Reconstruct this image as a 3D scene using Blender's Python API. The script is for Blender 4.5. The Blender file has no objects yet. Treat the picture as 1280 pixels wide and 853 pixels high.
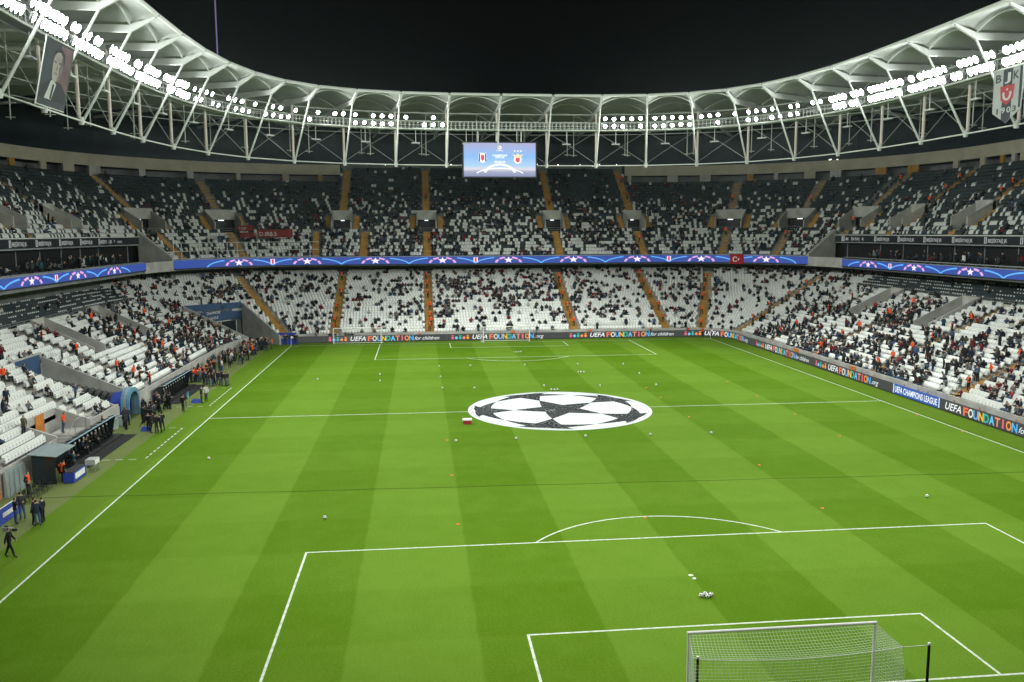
import bpy, math, random
import numpy as np
from mathutils import Vector, Matrix
random.seed(7); rng = np.random.default_rng(7)
sc = bpy.context.scene
col = sc.collection
PI = math.pi

# ------------------------------------------------------------------ camera
CAMP = np.array([-13.59, -29.402, 17.582]); YAW, PITCH, ROLL, F = .1074, .1281, -.0037, 1054.7
_f = np.array([math.sin(YAW)*math.cos(PITCH), math.cos(YAW)*math.cos(PITCH), -math.sin(PITCH)])
_r = np.array([math.cos(YAW), -math.sin(YAW), 0.]); _u = np.cross(_r, _f)
_c, _s = math.cos(ROLL), math.sin(ROLL)
CR = np.array([_c*_r+_s*_u, -_s*_r+_c*_u, _f])
cd = bpy.data.cameras.new('camera'); cam = bpy.data.objects.new('camera', cd); col.objects.link(cam)
cd.sensor_width = 36; cd.lens = 36*F/1280; cd.clip_start = .1; cd.clip_end = 6000
M = Matrix(((CR[0][0], CR[1][0], -CR[2][0], CAMP[0]), (CR[0][1], CR[1][1], -CR[2][1], CAMP[1]),
            (CR[0][2], CR[1][2], -CR[2][2], CAMP[2]), (0, 0, 0, 1)))
cam.matrix_world = M
sc.camera = cam
def ray(x, y): return np.array([(x-640)/F, (426.5-y)/F, 1]) @ CR
def at_z(x, y, z): d = ray(x, y); return CAMP + d*(z-CAMP[2])/d[2]
def at_y(x, y, Y): d = ray(x, y); return CAMP + d*(Y-CAMP[1])/d[1]
def at_x(x, y, X): d = ray(x, y); return CAMP + d*(X-CAMP[0])/d[0]
def project(P):
    q = (np.asarray(P, float)-CAMP) @ CR.T
    return 640+F*q[..., 0]/q[..., 2], 426.5-F*q[..., 1]/q[..., 2], q[..., 2]

# ------------------------------------------------------------------ world: night sky
w = bpy.data.worlds.new('World'); sc.world = w; w.use_nodes = True
wn = w.node_tree.nodes; wl = w.node_tree.links
bg = wn['Background']
sky = wn.new('ShaderNodeTexSky'); sky.sky_type = 'NISHITA'; sky.sun_disc = False
sky.sun_elevation = math.radians(-4); sky.sun_rotation = math.radians(200)
mx = wn.new('ShaderNodeMix'); mx.data_type = 'RGBA'; mx.blend_type = 'ADD'; mx.inputs['Factor'].default_value = 1.
mx.inputs['B'].default_value = (.008, .014, .016, 1)          # city glow on the night sky
wl.new(sky.outputs[0], mx.inputs['A']); wl.new(mx.outputs['Result'], bg.inputs['Color']); bg.inputs['Strength'].default_value = .05
LAMP_POWER = 12600.
sc.view_settings.view_transform = 'Standard'; sc.view_settings.look = 'None'
sc.view_settings.exposure = 0.0; sc.view_settings.gamma = 1
sc.render.engine = 'CYCLES'
sc.cycles.use_denoising = True; sc.cycles.max_bounces = 5; sc.cycles.diffuse_bounces = 3
sc.cycles.glossy_bounces = 2; sc.cycles.transmission_bounces = 3; sc.cycles.sample_clamp_indirect = 6
sc.cycles.use_light_tree = True; sc.cycles.volume_bounces = 0

# ------------------------------------------------------------------ materials
MATS = {}
def mat(name, color, rough=.6, noise=0, nscale=3., emit=None, estr=0, metal=0, spec=.3, alpha=None, trans=0, coords='Object'):
    if name in MATS: return MATS[name]
    m = bpy.data.materials.new(name); m.use_nodes = True; MATS[name] = m
    n = m.node_tree.nodes; l = m.node_tree.links; b = n['Principled BSDF']
    b.inputs['Base Color'].default_value = (*color, 1); b.inputs['Roughness'].default_value = rough
    b.inputs['Metallic'].default_value = metal; b.inputs['Specular IOR Level'].default_value = spec
    if trans: b.inputs['Transmission Weight'].default_value = trans
    if noise:
        tc = n.new('ShaderNodeTexCoord'); t = n.new('ShaderNodeTexNoise'); t.inputs['Scale'].default_value = nscale
        t.inputs['Detail'].default_value = 5
        l.new(tc.outputs[coords], t.inputs['Vector'])
        r = n.new('ShaderNodeValToRGB')
        r.color_ramp.elements[0].position = .3; r.color_ramp.elements[1].position = .7
        r.color_ramp.elements[0].color = (*[max(0, c*(1-noise)) for c in color], 1)
        r.color_ramp.elements[1].color = (*[min(1, c*(1+noise)) for c in color], 1)
        l.new(t.outputs['Fac'], r.inputs['Fac']); l.new(r.outputs['Color'], b.inputs['Base Color'])
    if emit is not None:
        b.inputs['Emission Color'].default_value = (*emit, 1); b.inputs['Emission Strength'].default_value = estr
    return m
def emat(name, color, s): return mat(name, tuple(c*.2 for c in color), .5, emit=color, estr=s)

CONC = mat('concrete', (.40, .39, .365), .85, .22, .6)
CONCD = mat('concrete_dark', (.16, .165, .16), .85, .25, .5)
CREAM = mat('cream_render', (.42, .38, .30), .8, .12, .4)
FACADE = mat('facade_navy', (.02, .03, .042), .5, .3, .15)
TAN = mat('tan_stair_paint', (.36, .20, .045), .75, .22, 1.2)
ORANGE_DOOR = mat('orange_door', (.55, .19, .03), .6, .15, 2)
STEEL = mat('white_steel', (.52, .54, .51), .45, .08, .5)
MASTM = mat('mast_paint', (.60, .53, .47), .5, .1, .6)
GREY_METAL = mat('grey_metal', (.3, .32, .32), .45, .15, 2, metal=.3)
DARK_METAL = mat('dark_metal', (.02, .022, .024), .5, .2, 3)
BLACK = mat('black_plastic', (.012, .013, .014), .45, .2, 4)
WHITE = mat('white_paint', (.78, .78, .76), .5, .05, 2)
SEATW = mat('white_seat_plastic', (.76, .77, .74), .42, .10, .35)
SEATB = mat('black_seat_haze_tint', (.042, .058, .062), .42, .25, .35)  # black lifted and tinted teal: the haze veil is put into the colour
BLUE = mat('blue_cover', (.03, .06, .35), .55, .15, 2)
CYAN = mat('light_blue_cover', (.10, .25, .37), .5, .1, 2)
GLASSD = mat('dark_glass', (.02, .028, .034), .12, spec=.5)
GLASS = mat('pale_glass', (.30, .36, .36), .15, .1, 1, spec=.5)
TUNNEL = mat('black_bellows', (.012, .012, .013), .6, .3, 3)
RUBBER_SHADE = mat('black_rubber_and_shade', (.01, .01, .01), .9)  # goal net poles, and the dark sheets painting shadow before the dugouts
SKIN = mat('skin', (.40, .25, .185), .6, .15, 6)
HAIR = mat('hair', (.018, .013, .010), .7)
def fabric():
    m = mat('roof_membrane', (.40, .415, .40), .7, .14, .22)
    return m
MEMB = fabric()
cloth_cols = dict(black=(.010, .011, .013), charcoal=(.03, .032, .036), navy=(.014, .022, .05), grey=(.12, .125, .13), maroon=(.13, .012, .018),
                  white=(.55, .55, .53), olive=(.06, .06, .035), denim=(.05, .085, .16), orange=(.85, .09, .015), red=(.26, .025, .025), teal=(.015, .06, .07), yellow=(.65, .6, .03), tan=(.3, .2, .1))
CL = {k: mat('cloth_'+k, v, .85, .18, 5) for k, v in cloth_cols.items()}
SHOES = mat('shoes', (.03, .03, .03), .7)

def turf(name, c1, c2, striped):
    m = bpy.data.materials.new(name); m.use_nodes = True; MATS[name] = m
    n = m.node_tree.nodes; l = m.node_tree.links; b = n['Principled BSDF']
    b.inputs['Roughness'].default_value = .8; b.inputs['Specular IOR Level'].default_value = .02
    tc = n.new('ShaderNodeTexCoord')
    def math_(op, a, bb=None):
        q = n.new('ShaderNodeMath'); q.operation = op
        for k, v in enumerate((a, bb)):
            if v is None: continue
            if isinstance(v, (int, float)): q.inputs[k].default_value = v
            else: l.new(v, q.inputs[k])
        return q.outputs[0]
    def noise(scale, detail, vec=None, rough=.6):
        t = n.new('ShaderNodeTexNoise'); t.inputs['Scale'].default_value = scale; t.inputs['Detail'].default_value = detail
        t.inputs['Roughness'].default_value = rough
        l.new(vec or tc.outputs['Object'], t.inputs['Vector']); return t.outputs['Fac']
    fine = noise(9., 6, rough=.85); mid = noise(.55, 5); big = noise(.06, 4)
    mp = n.new('ShaderNodeMapping'); mp.inputs['Scale'].default_value = (9, .7, 1); l.new(tc.outputs['Object'], mp.inputs['Vector'])
    streak = noise(1.2, 4, mp.outputs[0])
    if striped:
        sx = n.new('ShaderNodeSeparateXYZ'); l.new(tc.outputs['Object'], sx.inputs[0])
        wob = math_('MULTIPLY', math_('SUBTRACT', noise(.35, 3), .5), .28)
        def band(axis, width, phase, soft):      # crisp mowing bands
            v = math_('MULTIPLY', math_('ADD', math_('ADD', axis, phase), wob), PI/width)
            s = math_('MULTIPLY', math_('SINE', v), soft)
            q = n.new('ShaderNodeMath'); q.operation = 'ADD'; q.use_clamp = True
            l.new(s, q.inputs[0]); q.inputs[1].default_value = .5; return q.outputs[0]
        a = band(sx.outputs['X'], 5.667, 5.667*2+5.667, 12)      # long stripes
        c = band(sx.outputs['Y'], 5.5, 0, 5)                    # fainter cross-mowing
        fac = math_('ADD', math_('MULTIPLY', a, .42), math_('MULTIPLY', c, .14))
        fac = math_('ADD', fac, .22)
    else:
        fac = math_('ADD', math_('MULTIPLY', big, 0.6), .2)
    fac = math_('ADD', fac, math_('MULTIPLY', math_('SUBTRACT', fine, .5), 2.2))
    fac = math_('ADD', fac, math_('MULTIPLY', math_('SUBTRACT', noise(26., 3, rough=.7), .5), 2.0))
    fac = math_('ADD', fac, math_('MULTIPLY', math_('SUBTRACT', mid, .5), .55))
    fac = math_('ADD', fac, math_('MULTIPLY', math_('SUBTRACT', streak, .5), .35))
    fac = math_('ADD', fac, math_('MULTIPLY', math_('SUBTRACT', big, .5), .5))
    r = n.new('ShaderNodeValToRGB'); r.color_ramp.elements[0].color = (*c1, 1); r.color_ramp.elements[1].color = (*c2, 1)
    r.color_ramp.elements[0].position = 0; r.color_ramp.elements[1].position = 1
    l.new(fac, r.inputs['Fac']); l.new(r.outputs['Color'], b.inputs['Base Color'])
    bp = n.new('ShaderNodeBump'); bp.inputs['Strength'].default_value = .25; bp.inputs['Distance'].default_value = .03
    l.new(fine, bp.inputs['Height']); l.new(bp.outputs[0], b.inputs['Normal'])
    return m
TURF = turf('pitch_turf', (.060, .130, .0015), (.117, .212, .021), True)
TURF2 = turf('apron_turf', (.105, .140, .040), (.165, .195, .075), False)
TURF3 = turf('margin_turf', (.072, .138, .006), (.118, .198, .022), False)

# ------------------------------------------------------------------ mesh helpers
class MB:
    def __init__(s): s.v = []; s.f = []; s.m = []
    def add(s, vs, fs, mi=0):
        b = len(s.v); s.v += [tuple(map(float, p)) for p in vs]
        s.f += [tuple(b+i for i in f) for f in fs]; s.m += [mi]*len(fs); return s
    def box(s, c, d, rz=0, mi=0, tilt=0):
        x, y, z = d[0]/2, d[1]/2, d[2]/2; R = Matrix.Rotation(rz, 3, 'Z') @ Matrix.Rotation(tilt, 3, 'X')
        P = [Vector(c)+R @ Vector((i*x, j*y, k*z)) for k in (-1, 1) for j in (-1, 1) for i in (-1, 1)]
        return s.add(P, [(0, 2, 3, 1), (4, 5, 7, 6), (0, 1, 5, 4), (2, 6, 7, 3), (0, 4, 6, 2), (1, 3, 7, 5)], mi)
    def hexa(s, bot, top, mi=0):       # two quads, same winding
        P = list(bot)+list(top); return s.add(P, [(3, 2, 1, 0), (4, 5, 6, 7), (0, 1, 5, 4), (1, 2, 6, 5), (2, 3, 7, 6), (3, 0, 4, 7)], mi)
    def tube(s, pts, r, n=8, mi=0, cap=True):
        pts = [Vector(p) for p in pts]; rs = r if isinstance(r, (list, tuple)) else [r]*len(pts)
        rings = []; prev = None
        for i, p in enumerate(pts):
            t = (pts[min(i+1, len(pts)-1)]-pts[max(i-1, 0)]).normalized()
            a = Vector((0, 0, 1)) if abs(t.z) < .9 else Vector((1, 0, 0))
            x = t.cross(a).normalized() if prev is None else (prev-t*prev.dot(t)).normalized()
            prev = x; y = t.cross(x)
            rings.append([p+(x*math.cos(2*PI*k/n)+y*math.sin(2*PI*k/n))*rs[i] for k in range(n)])
        V = [q for rg in rings for q in rg]; Fs = []
        for i in range(len(pts)-1):
            for k in range(n): Fs.append((i*n+k, i*n+(k+1) % n, (i+1)*n+(k+1) % n, (i+1)*n+k))
        if cap: Fs += [tuple(range(n))[::-1], tuple((len(pts)-1)*n+k for k in range(n))]
        return s.add(V, Fs, mi)
    def poly(s, pts, mi=0): return s.add(pts, [tuple(range(len(pts)))], mi)
    def mesh(s, name, mats):
        me = bpy.data.meshes.new(name); me.from_pydata(s.v, [], s.f)
        for m in (mats if isinstance(mats, (list, tuple)) else [mats]): me.materials.append(m)
        if len(me.materials) > 1: me.polygons.foreach_set('material_index', s.m)
        me.update(); return me
    def build(s, name, mats, parent=None, loc=None, rz=0):
        o = bpy.data.objects.new(name, s.mesh(name, mats)); col.objects.link(o)
        if parent is not None: o.parent = parent
        if loc is not None: o.location = loc
        if rz: o.rotation_euler.z = rz
        return o
def tag(o, label=None, cat=None, group=None, kind=None):
    if label: o['label'] = label
    if cat: o['category'] = cat
    if group: o['group'] = group
    if kind: o['kind'] = kind
    return o
def empty(name, loc=(0, 0, 0), rz=0):
    o = bpy.data.objects.new(name, None); col.objects.link(o); o.location = loc; o.rotation_euler.z = rz
    o.empty_display_size = .1; return o
def inst(me, name, parent=None, loc=(0, 0, 0), rz=0):
    o = bpy.data.objects.new(name, me); col.objects.link(o); o.location = loc; o.rotation_euler.z = rz
    if parent is not None: o.parent = parent
    return o
def smooth(me): me.polygons.foreach_set('use_smooth', [True]*len(me.polygons)); return me
def text_polys(body, size=1., shear=0., space=1., bold=0.):
    """mesh verts/faces of a text in its own plane; returns (verts Nx2, faces, width)"""
    c = bpy.data.curves.new('t', 'FONT'); c.body = body; c.size = size; c.shear = shear; c.space_character = space; c.offset = bold
    c.resolution_u = 3
    o = bpy.data.objects.new('t', c); col.objects.link(o)
    dg = bpy.context.evaluated_depsgraph_get(); me = o.evaluated_get(dg).to_mesh()
    v = np.array([p.co[:2] for p in me.vertices]) if len(me.vertices) else np.zeros((0, 2))
    f = [tuple(p.vertices) for p in me.polygons]
    o.evaluated_get(dg).to_mesh_clear(); bpy.data.objects.remove(o); bpy.data.curves.remove(c)
    if len(v): v[:, 0] -= v[:, 0].min()
    return v, f, (v[:, 0].max() if len(v) else 0)

# ------------------------------------------------------------------ ground, pitch, markings
def sheet(name, x0, x1, y0, y1, z, m, label=None):
    o = MB().poly([(x0, y0, z), (x1, y0, z), (x1, y1, z), (x0, y1, z)]).build(name, m)
    return tag(o, kind='structure')
sheet('ground', -3000, 3000, -3000, 3000, -.30, mat('outer_ground', (.03, .03, .03), .9, .3, .05))
sheet('apron', -60, 60, -20, 125, -.008, TURF2)
sheet('turf_margin', -37.2, 37.3, -6, 108.6, -.004, TURF3)
pitch = sheet('pitch', -34.6, 34.6, -1.2, 106.2, 0, TURF)
LINE = mat('line_paint', (.52, .57, .46), .85, .28, 4)
def line(x0, y0, x1, y1, wd=.12, nm='painted_line'):
    d = Vector((x1-x0, y1-y0)); L = d.length; d /= L; q = Vector((-d.y, d.x))*wd/2
    a = Vector((x0, y0))-d*wd/2; b = Vector((x1, y1))+d*wd/2
    o = MB().poly([(a.x-q.x, a.y-q.y, .005), (b.x-q.x, b.y-q.y, .005), (b.x+q.x, b.y+q.y, .005), (a.x+q.x, a.y+q.y, .005)]).build(nm, LINE, pitch)
    return o
def arc(cx, cy, r, a0, a1, n=48, wd=.12):
    mb = MB(); V = []
    for i in range(n+1):
        a = a0+(a1-a0)*i/n
        for rr in (r-wd/2, r+wd/2): V.append((cx+rr*math.cos(a), cy+rr*math.sin(a), .0062))
    mb.add(V, [(2*i, 2*i+1, 2*i+3, 2*i+2) for i in range(n)]); return mb.build('painted_arc', LINE, pitch)
for s in (-1, 1): line(s*34, .13, s*34, 104.87)
line(-33.87, 0, 33.87, 0); line(-33.87, 105, 33.87, 105); line(-33.87, 52.5, 33.87, 52.5)
for y0, sg in ((0, 1), (105, -1)):
    for bw, bd in ((20.16, 16.5), (9.16, 5.5)):
        for s in (-1, 1): line(s*bw, y0+sg*.13, s*bw, y0+sg*(bd-.13))
        line(-bw, y0+sg*bd, bw, y0+sg*bd)
    th = math.acos(5.5/9.15)
    arc(0, y0+sg*11, 9.15, sg*PI/2-th, sg*PI/2+th)
    pm = MB(); pm.poly([(.13*math.cos(k*PI/8), y0+sg*11+.13*math.sin(k*PI/8), .006) for k in range(16)]); pm.build('penalty_spot', LINE, pitch)
    for s in (-1, 1): arc(s*34, y0, 1, (0 if s < 0 else PI/2) if sg > 0 else (-PI/2 if s < 0 else PI), ((PI/2 if s < 0 else PI) if sg > 0 else (0 if s < 0 else 1.5*PI)), 10)
# technical areas: dashed
for y0, y1 in ((38, 48.8), (58.5, 69)):
    n = 11
    for k in range(n):
        yy = y0+(y1-y0)*(k+.25)/n; line(-35.4, yy, -35.4, yy+(y1-y0)/n*.5, .12, 'technical_area_dash')
    for yy in (y0, y1):
        for k in range(3): line(-38.6+k*1.0, yy, -38.1+k*1.0, yy, .1, 'technical_area_dash')

# centre emblem cloth
R0 = 9.15
eb = empty('centre_circle_cloth', (0, 52.5, .012))
mb = MB(); n = 96
V = [(R0*math.cos(2*PI*k/n), R0*math.sin(2*PI*k/n), z) for z in (0, .02) for k in range(n)]
mb.add(V, [tuple(range(n, 2*n))]+[(k, (k+1) % n, n+(k+1) % n, n+k) for k in range(n)])
CLOTHW = mat('banner_white', (.60, .63, .63), .7, .09, .5)
_n = CLOTHW.node_tree.nodes; _t = _n.new('ShaderNodeTexNoise'); _t.inputs['Scale'].default_value = .55; _t.inputs['Detail'].default_value = 4; _bp = _n.new('ShaderNodeBump'); _bp.inputs['Strength'].default_value = .5; _bp.inputs['Distance'].default_value = .35
_tc = _n.new('ShaderNodeTexCoord'); CLOTHW.node_tree.links.new(_tc.outputs['Object'], _t.inputs['Vector']); CLOTHW.node_tree.links.new(_t.outputs['Fac'], _bp.inputs['Height']); CLOTHW.node_tree.links.new(_bp.outputs[0], _n['Principled BSDF'].inputs['Normal'])
mb.build('cloth', CLOTHW, eb)
mb = MB(); V = []
for k in range(n):
    for rr in (R0-.42, R0-.34): V.append((rr*math.cos(2*PI*k/n), rr*math.sin(2*PI*k/n), .024))
mb.add(V, [(2*k, 2*k+1, (2*k+3) % (2*n), (2*k+2) % (2*n)) for k in range(n)]); mb.build('rim_line', mat('emblem_grey', (.25, .26, .27), .6), eb)
EMB = bpy.data.materials.new('emblem_black'); EMB.use_nodes = True
_n = EMB.node_tree.nodes; _l = EMB.node_tree.links; _t = _n.new('ShaderNodeTexVoronoi'); _t.feature = 'DISTANCE_TO_EDGE'; _t.inputs['Scale'].default_value = 2.6
_tc = _n.new('ShaderNodeTexCoord'); _l.new(_tc.outputs['Object'], _t.inputs['Vector'])
_rr = _n.new('ShaderNodeValToRGB'); _rr.color_ramp.elements[0].color = (.20, .205, .21, 1); _rr.color_ramp.elements[1].color = (.012, .014, .017, 1)
_rr.color_ramp.elements[0].position = .01; _rr.color_ramp.elements[1].position = .07
_n['Principled BSDF'].inputs['Specular IOR Level'].default_value = .02; _n['Principled BSDF'].inputs['Roughness'].default_value = .9
_l.new(_t.outputs['Distance'], _rr.inputs['Fac']); _l.new(_rr.outputs['Color'], _n['Principled BSDF'].inputs['Base Color'])
ang = math.atan(2)           # icosahedron neighbour angle
cs = [(Vector((0, 0, 1)), None)]
ph0 = math.radians(108)
for k in range(5):
    a = ph0+k*2*PI/5; cs.append((Vector((math.sin(ang)*math.cos(a), math.sin(ang)*math.sin(a), math.cos(ang))), a))
for c, a in cs:
    e1 = Vector((math.cos(ph0), math.sin(ph0), 0)) if a is None else (Vector((0, 0, 1))-c*c.z).normalized()
    e2 = c.cross(e1); P = []
    for k in range(10):
        aa = k*PI/5; th = ang/2*1.02 if k % 2 == 0 else math.radians(13.5)
        aa2 = (k+1)*PI/5; th2 = ang/2*1.02 if k % 2 == 1 else math.radians(13.5)
        p = c*math.cos(th)+(e1*math.cos(aa)+e2*math.sin(aa))*math.sin(th)
        q = c*math.cos(th2)+(e1*math.cos(aa2)+e2*math.sin(aa2))*math.sin(th2)
        for t in (0, .25, .5, .75):
            z = p.lerp(q, t).normalized(); h = Vector((z.x, z.y))
            if z.z < 0: h = h.normalized()
            P.append((h.x*(R0-.5), h.y*(R0-.5), .026))
    ctr = c if c.z > .2 else c; cx = (c.x*(R0-.5), c.y*(R0-.5), .026)
    mb = MB(); mb.add([cx]+P, [(0, 1+i, 1+(i+1) % len(P)) for i in range(len(P))]); mb.build('star', EMB, eb)
tag(eb, 'round white centre circle cloth printed with black stars', 'banner')

# cable across the pitch
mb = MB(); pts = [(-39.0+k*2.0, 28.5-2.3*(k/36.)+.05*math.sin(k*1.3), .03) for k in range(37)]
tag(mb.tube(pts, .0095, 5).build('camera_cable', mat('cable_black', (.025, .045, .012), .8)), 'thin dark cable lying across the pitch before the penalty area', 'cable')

# ------------------------------------------------------------------ bowl geometry
LC = 23.5*PI/2; US = 61.; UTOT = 2*LC+US
CX, CY, RB = 30.5, 101., 8.
def ring(u, d):
    """point and inward direction at ring parameter u and setback d"""
    if u <= 0: return np.array([-(CX+RB+d), CY+u]), np.array([1., 0.])
    if u < LC:
        a = u/LC*PI/2; o = np.array([-math.cos(a), math.sin(a)]); return np.array([-CX, CY])+o*(RB+d), -o
    if u <= LC+US: return np.array([-CX+(u-LC), CY+RB+d]), np.array([0., -1.])
    if u < UTOT:
        a = (UTOT-u)/LC*PI/2; o = np.array([math.cos(a), math.sin(a)]); return np.array([CX, CY])+o*(RB+d), -o
    return np.array([CX+RB+d, CY-(u-UTOT)]), np.array([-1., 0.])
def rscale(u, d): return (RB+d)/23.5 if (0 < u < LC or LC+US < u < UTOT) else 1.
def R3(u, d, z): p, _ = ring(u, d); return (p[0], p[1], z)
def sstep(a, b, x): t = min(1, max(0, (x-a)/(b-a))); return t*t*(3-2*t)
def d0(u): return 3.5*(1-sstep(-12, 22, u))
def zs(u): return 1.0+.45*(1-sstep(-12, 22, u))
def low_d(u, i): return d0(u)+.8*i
def low_z(u, i): return zs(u)+.36*i
def up_d(i): return 16.5+.85*i
def up_z(i): return 13.2+.6*i
UXL = lambda X: LC+X+CX                    # far straight X -> u
TH = lambda deg: LC*deg/90.                # corner angle on the dugout side -> u
TR = lambda deg: UTOT-LC*deg/90.
YL = lambda Y: Y-CY
YR = lambda Y: UTOT+CY-Y
ULO, UHI = YL(4), YR(16)
ULO2, UHI2 = YL(36), YR(36)
SIDE_L, SIDE_R = 9., UTOT-9.
def is_side(u): return u < SIDE_L or u > SIDE_R
def low_rows(u): return 22 if u < -2 else 26
def up_rows(u): return 29 if UXL(-29.5) < u < UXL(29.5) else 24
def up_first(u): return 6 if is_side(u) else 0
# aisles
LOW_AIS = [YL(14), YL(30), YL(46.5), YL(62), YL(78), YL(92), TH(57), UXL(-27.8), UXL(-12.3), UXL(12.), UXL(27.8), TR(68), TR(22), YR(92), YR(78), YR(63), YR(48), YR(33)]
UP_AIS = [YL(45), YL(62), YL(80), YL(97), TH(31), TH(57), UXL(-28.2), UXL(-12.3), UXL(12.2), UXL(28.2), TR(62), TR(40), TR(18), YR(99), YR(83), YR(67), YR(51)]
# vomitories: (u0,u1,i0,i1)
LOW_VOM = [(YL(y)-1.7, YL(y)+1.7, (9, 17)) for y in (68, 84)]+[(YR(y)-1.7, YR(y)+1.7, (13, 21)) for y in (86.5, 70)]
TUN = (YL(51.2), YL(57.2), (0, 11))          # players' tunnel slot
CORN = (TH(9), TH(46), (0, 12))              # corner entrance
def low_hole(u, i):
    for a, b, (i0, i1) in LOW_VOM+[TUN, CORN]:
        if a < u < b and i0 <= i < i1: return True
    if YL(37.8) < u < YL(44.2) and i < 3: return True
    return False
VH = 1.9                                     # half width of upper vomitory at the reference ring
def up_hole(u, i):
    return 8 <= i < 13 and any(abs(u-a) < VH for a in UP_AIS)

stands = {}
def stand(nm, label):
    e = empty(nm); tag(e, label, 'stand', 'seating stands of the bowl'); return e
ST_L = stand('side_stand', 'two-tier side stand behind the dugouts and the black tunnel')
ST_F = stand('end_stand', 'two-tier end stand behind the goal under the video screen')
ST_R = stand('side_stand', 'two-tier side stand behind the blue advertising board, facing the dugouts')
def st_of(u): return ST_L if u < 4 else (ST_R if u > UTOT-4 else ST_F)
def u_breaks(lo, hi, extra, step):
    s = {lo, hi}
    for e in extra:
        if lo < e < hi: s.add(e)
    k = 0
    while k < 400:
        q = step*k
        if q > LC: break
        for z in (q, UTOT-q):
            if lo < z < hi: s.add(z)
        k += 1
    for z in (0, LC, LC+US, UTOT):
        if lo < z < hi: s.add(z)
    z = lo
    while z < hi: s.add(z); z += 12.
    a = sorted(s); out = [a[0]]
    for q in a[1:]:
        if q-out[-1] > 1e-3: out.append(q)
    return out
def terrace(name, lo, hi, extra, nrow, dfun, zfun, hole, first, m, parent, step=2.2, rise=.36):
    us = u_breaks(lo, hi, extra, step); mb = MB()
    for a, b in zip(us[:-1], us[1:]):
        mid = (a+b)/2; e = 1e-4
        for i in range(first(mid), nrow(mid)):
            if hole(mid, i): continue
            da, db = dfun(a, i), dfun(b, i); da2, db2 = dfun(a, i+1), dfun(b, i+1); za, zb = zfun(a, i), zfun(b, i)
            P = [R3(a, da, za), R3(b, db, zb), R3(b, db2, zb), R3(a, da2, za), R3(a, da, za-rise), R3(b, db, zb-rise)]
            mb.add(P, [(0, 1, 2, 3), (4, 5, 1, 0)])
    return mb.build(name, m, parent)
ext_low = [x for a, b, _ in LOW_VOM+[TUN, CORN] for x in (a, b)]+[YL(37.8), YL(44.2), -2]
ext_up = [x for a in UP_AIS for x in (a-VH, a+VH)]+[SIDE_L, SIDE_R, UXL(-29.5), UXL(29.5)]
for lo, hi, par in ((ULO, 4, ST_L), (4, UTOT-4, ST_F), (UTOT-4, UHI, ST_R)):
    side = par is not ST_F
    terrace('lower_terrace', lo, hi, ext_low, (lambda u: low_rows(u)-5) if side else low_rows, low_d, low_z, low_hole, lambda u: 0, CONC, par)
    if side: terrace('directors_terrace', lo, hi, ext_low, low_rows, low_d, low_z, low_hole, lambda u: low_rows(u)-5, mat('dark_carpet', (.03, .035, .036), .9, .2, 2), par)
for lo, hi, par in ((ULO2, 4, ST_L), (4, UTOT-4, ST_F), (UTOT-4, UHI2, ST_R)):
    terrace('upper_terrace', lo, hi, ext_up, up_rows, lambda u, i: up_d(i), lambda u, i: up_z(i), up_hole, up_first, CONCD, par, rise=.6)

def band(name, lo, hi, d, z0, z1, m, parent, th=.2, step=2.2, extra=(), dfun=None, z0f=None, z1f=None):
    """wall following the ring"""
    us = u_breaks(lo, hi, extra, step); mb = MB()
    df = dfun or (lambda u: d); f0 = z0f or (lambda u: z0); f1 = z1f or (lambda u: z1)
    V = []
    for u in us:
        a, b = df(u), df(u)+th
        V += [R3(u, a, f0(u)), R3(u, a, f1(u)), R3(u, b, f1(u)), R3(u, b, f0(u))]
    Fs = []
    for k in range(len(us)-1):
        for j in range(4): Fs.append((4*k+j, 4*k+(j+1) % 4, 4*k+4+(j+1) % 4, 4*k+4+j))
    Fs += [(3, 2, 1, 0), tuple(4*(len(us)-1)+j for j in range(4))]
    return mb.add(V, Fs).build(name, m, parent)
# front walls (with openings)
for lo, hi in ((ULO, YL(37.8)), (YL(44.2), TUN[0]), (TUN[1], CORN[0]), (CORN[1], UHI)):
    for a, b, par in ((lo, min(hi, 4), ST_L), (max(lo, 4), min(hi, UTOT-4), ST_F), (max(lo, UTOT-4), hi, ST_R)):
        if b-a > .3: band('front_wall', a, b, 0, 0, 0, CONC, par, .18, dfun=lambda u: d0(u)-.25, z0f=lambda u: -.05, z1f=lambda u: zs(u)+.42)
# lower tier back wall, ceiling, ribbon slab
for lo, hi, par in ((ULO, 4, ST_L), (4, UTOT-4, ST_F), (UTOT-4, UHI, ST_R)):
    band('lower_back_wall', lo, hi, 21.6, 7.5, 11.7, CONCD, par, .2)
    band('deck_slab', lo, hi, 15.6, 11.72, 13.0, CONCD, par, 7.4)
# concourse parapet
for lo, hi, par in ((ULO2, 4, ST_L), (4, UXL(-29.5), ST_F), (UXL(29.5), UTOT-4, ST_F), (UTOT-4, UHI2, ST_R)):
    band('parapet', lo, hi, 38.6, 29.3, 31.3, CREAM, par, .25)
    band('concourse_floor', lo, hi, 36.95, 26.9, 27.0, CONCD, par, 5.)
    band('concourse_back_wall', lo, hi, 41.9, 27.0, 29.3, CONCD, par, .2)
    # concourse piers, some bright, between dark openings
    k = lo+1.
    while k < hi-1:
        wd = random.choice((.8, 1.2, 2.2)); p, q = ring(k, 38.7); rz = math.atan2(q[1], q[0])-PI/2
        MB().box((p[0], p[1], 28.15), (wd, .4, 2.28), rz).build('pier', random.choice((CREAM, CREAM, CONC, TAN)), par)
        k += random.choice((2.6, 3.4, 4.6))
band('upper_back_wall', UXL(-29.5), UXL(29.5), 41.3, 30., 31.4, CONCD, ST_F, .2)
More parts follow.
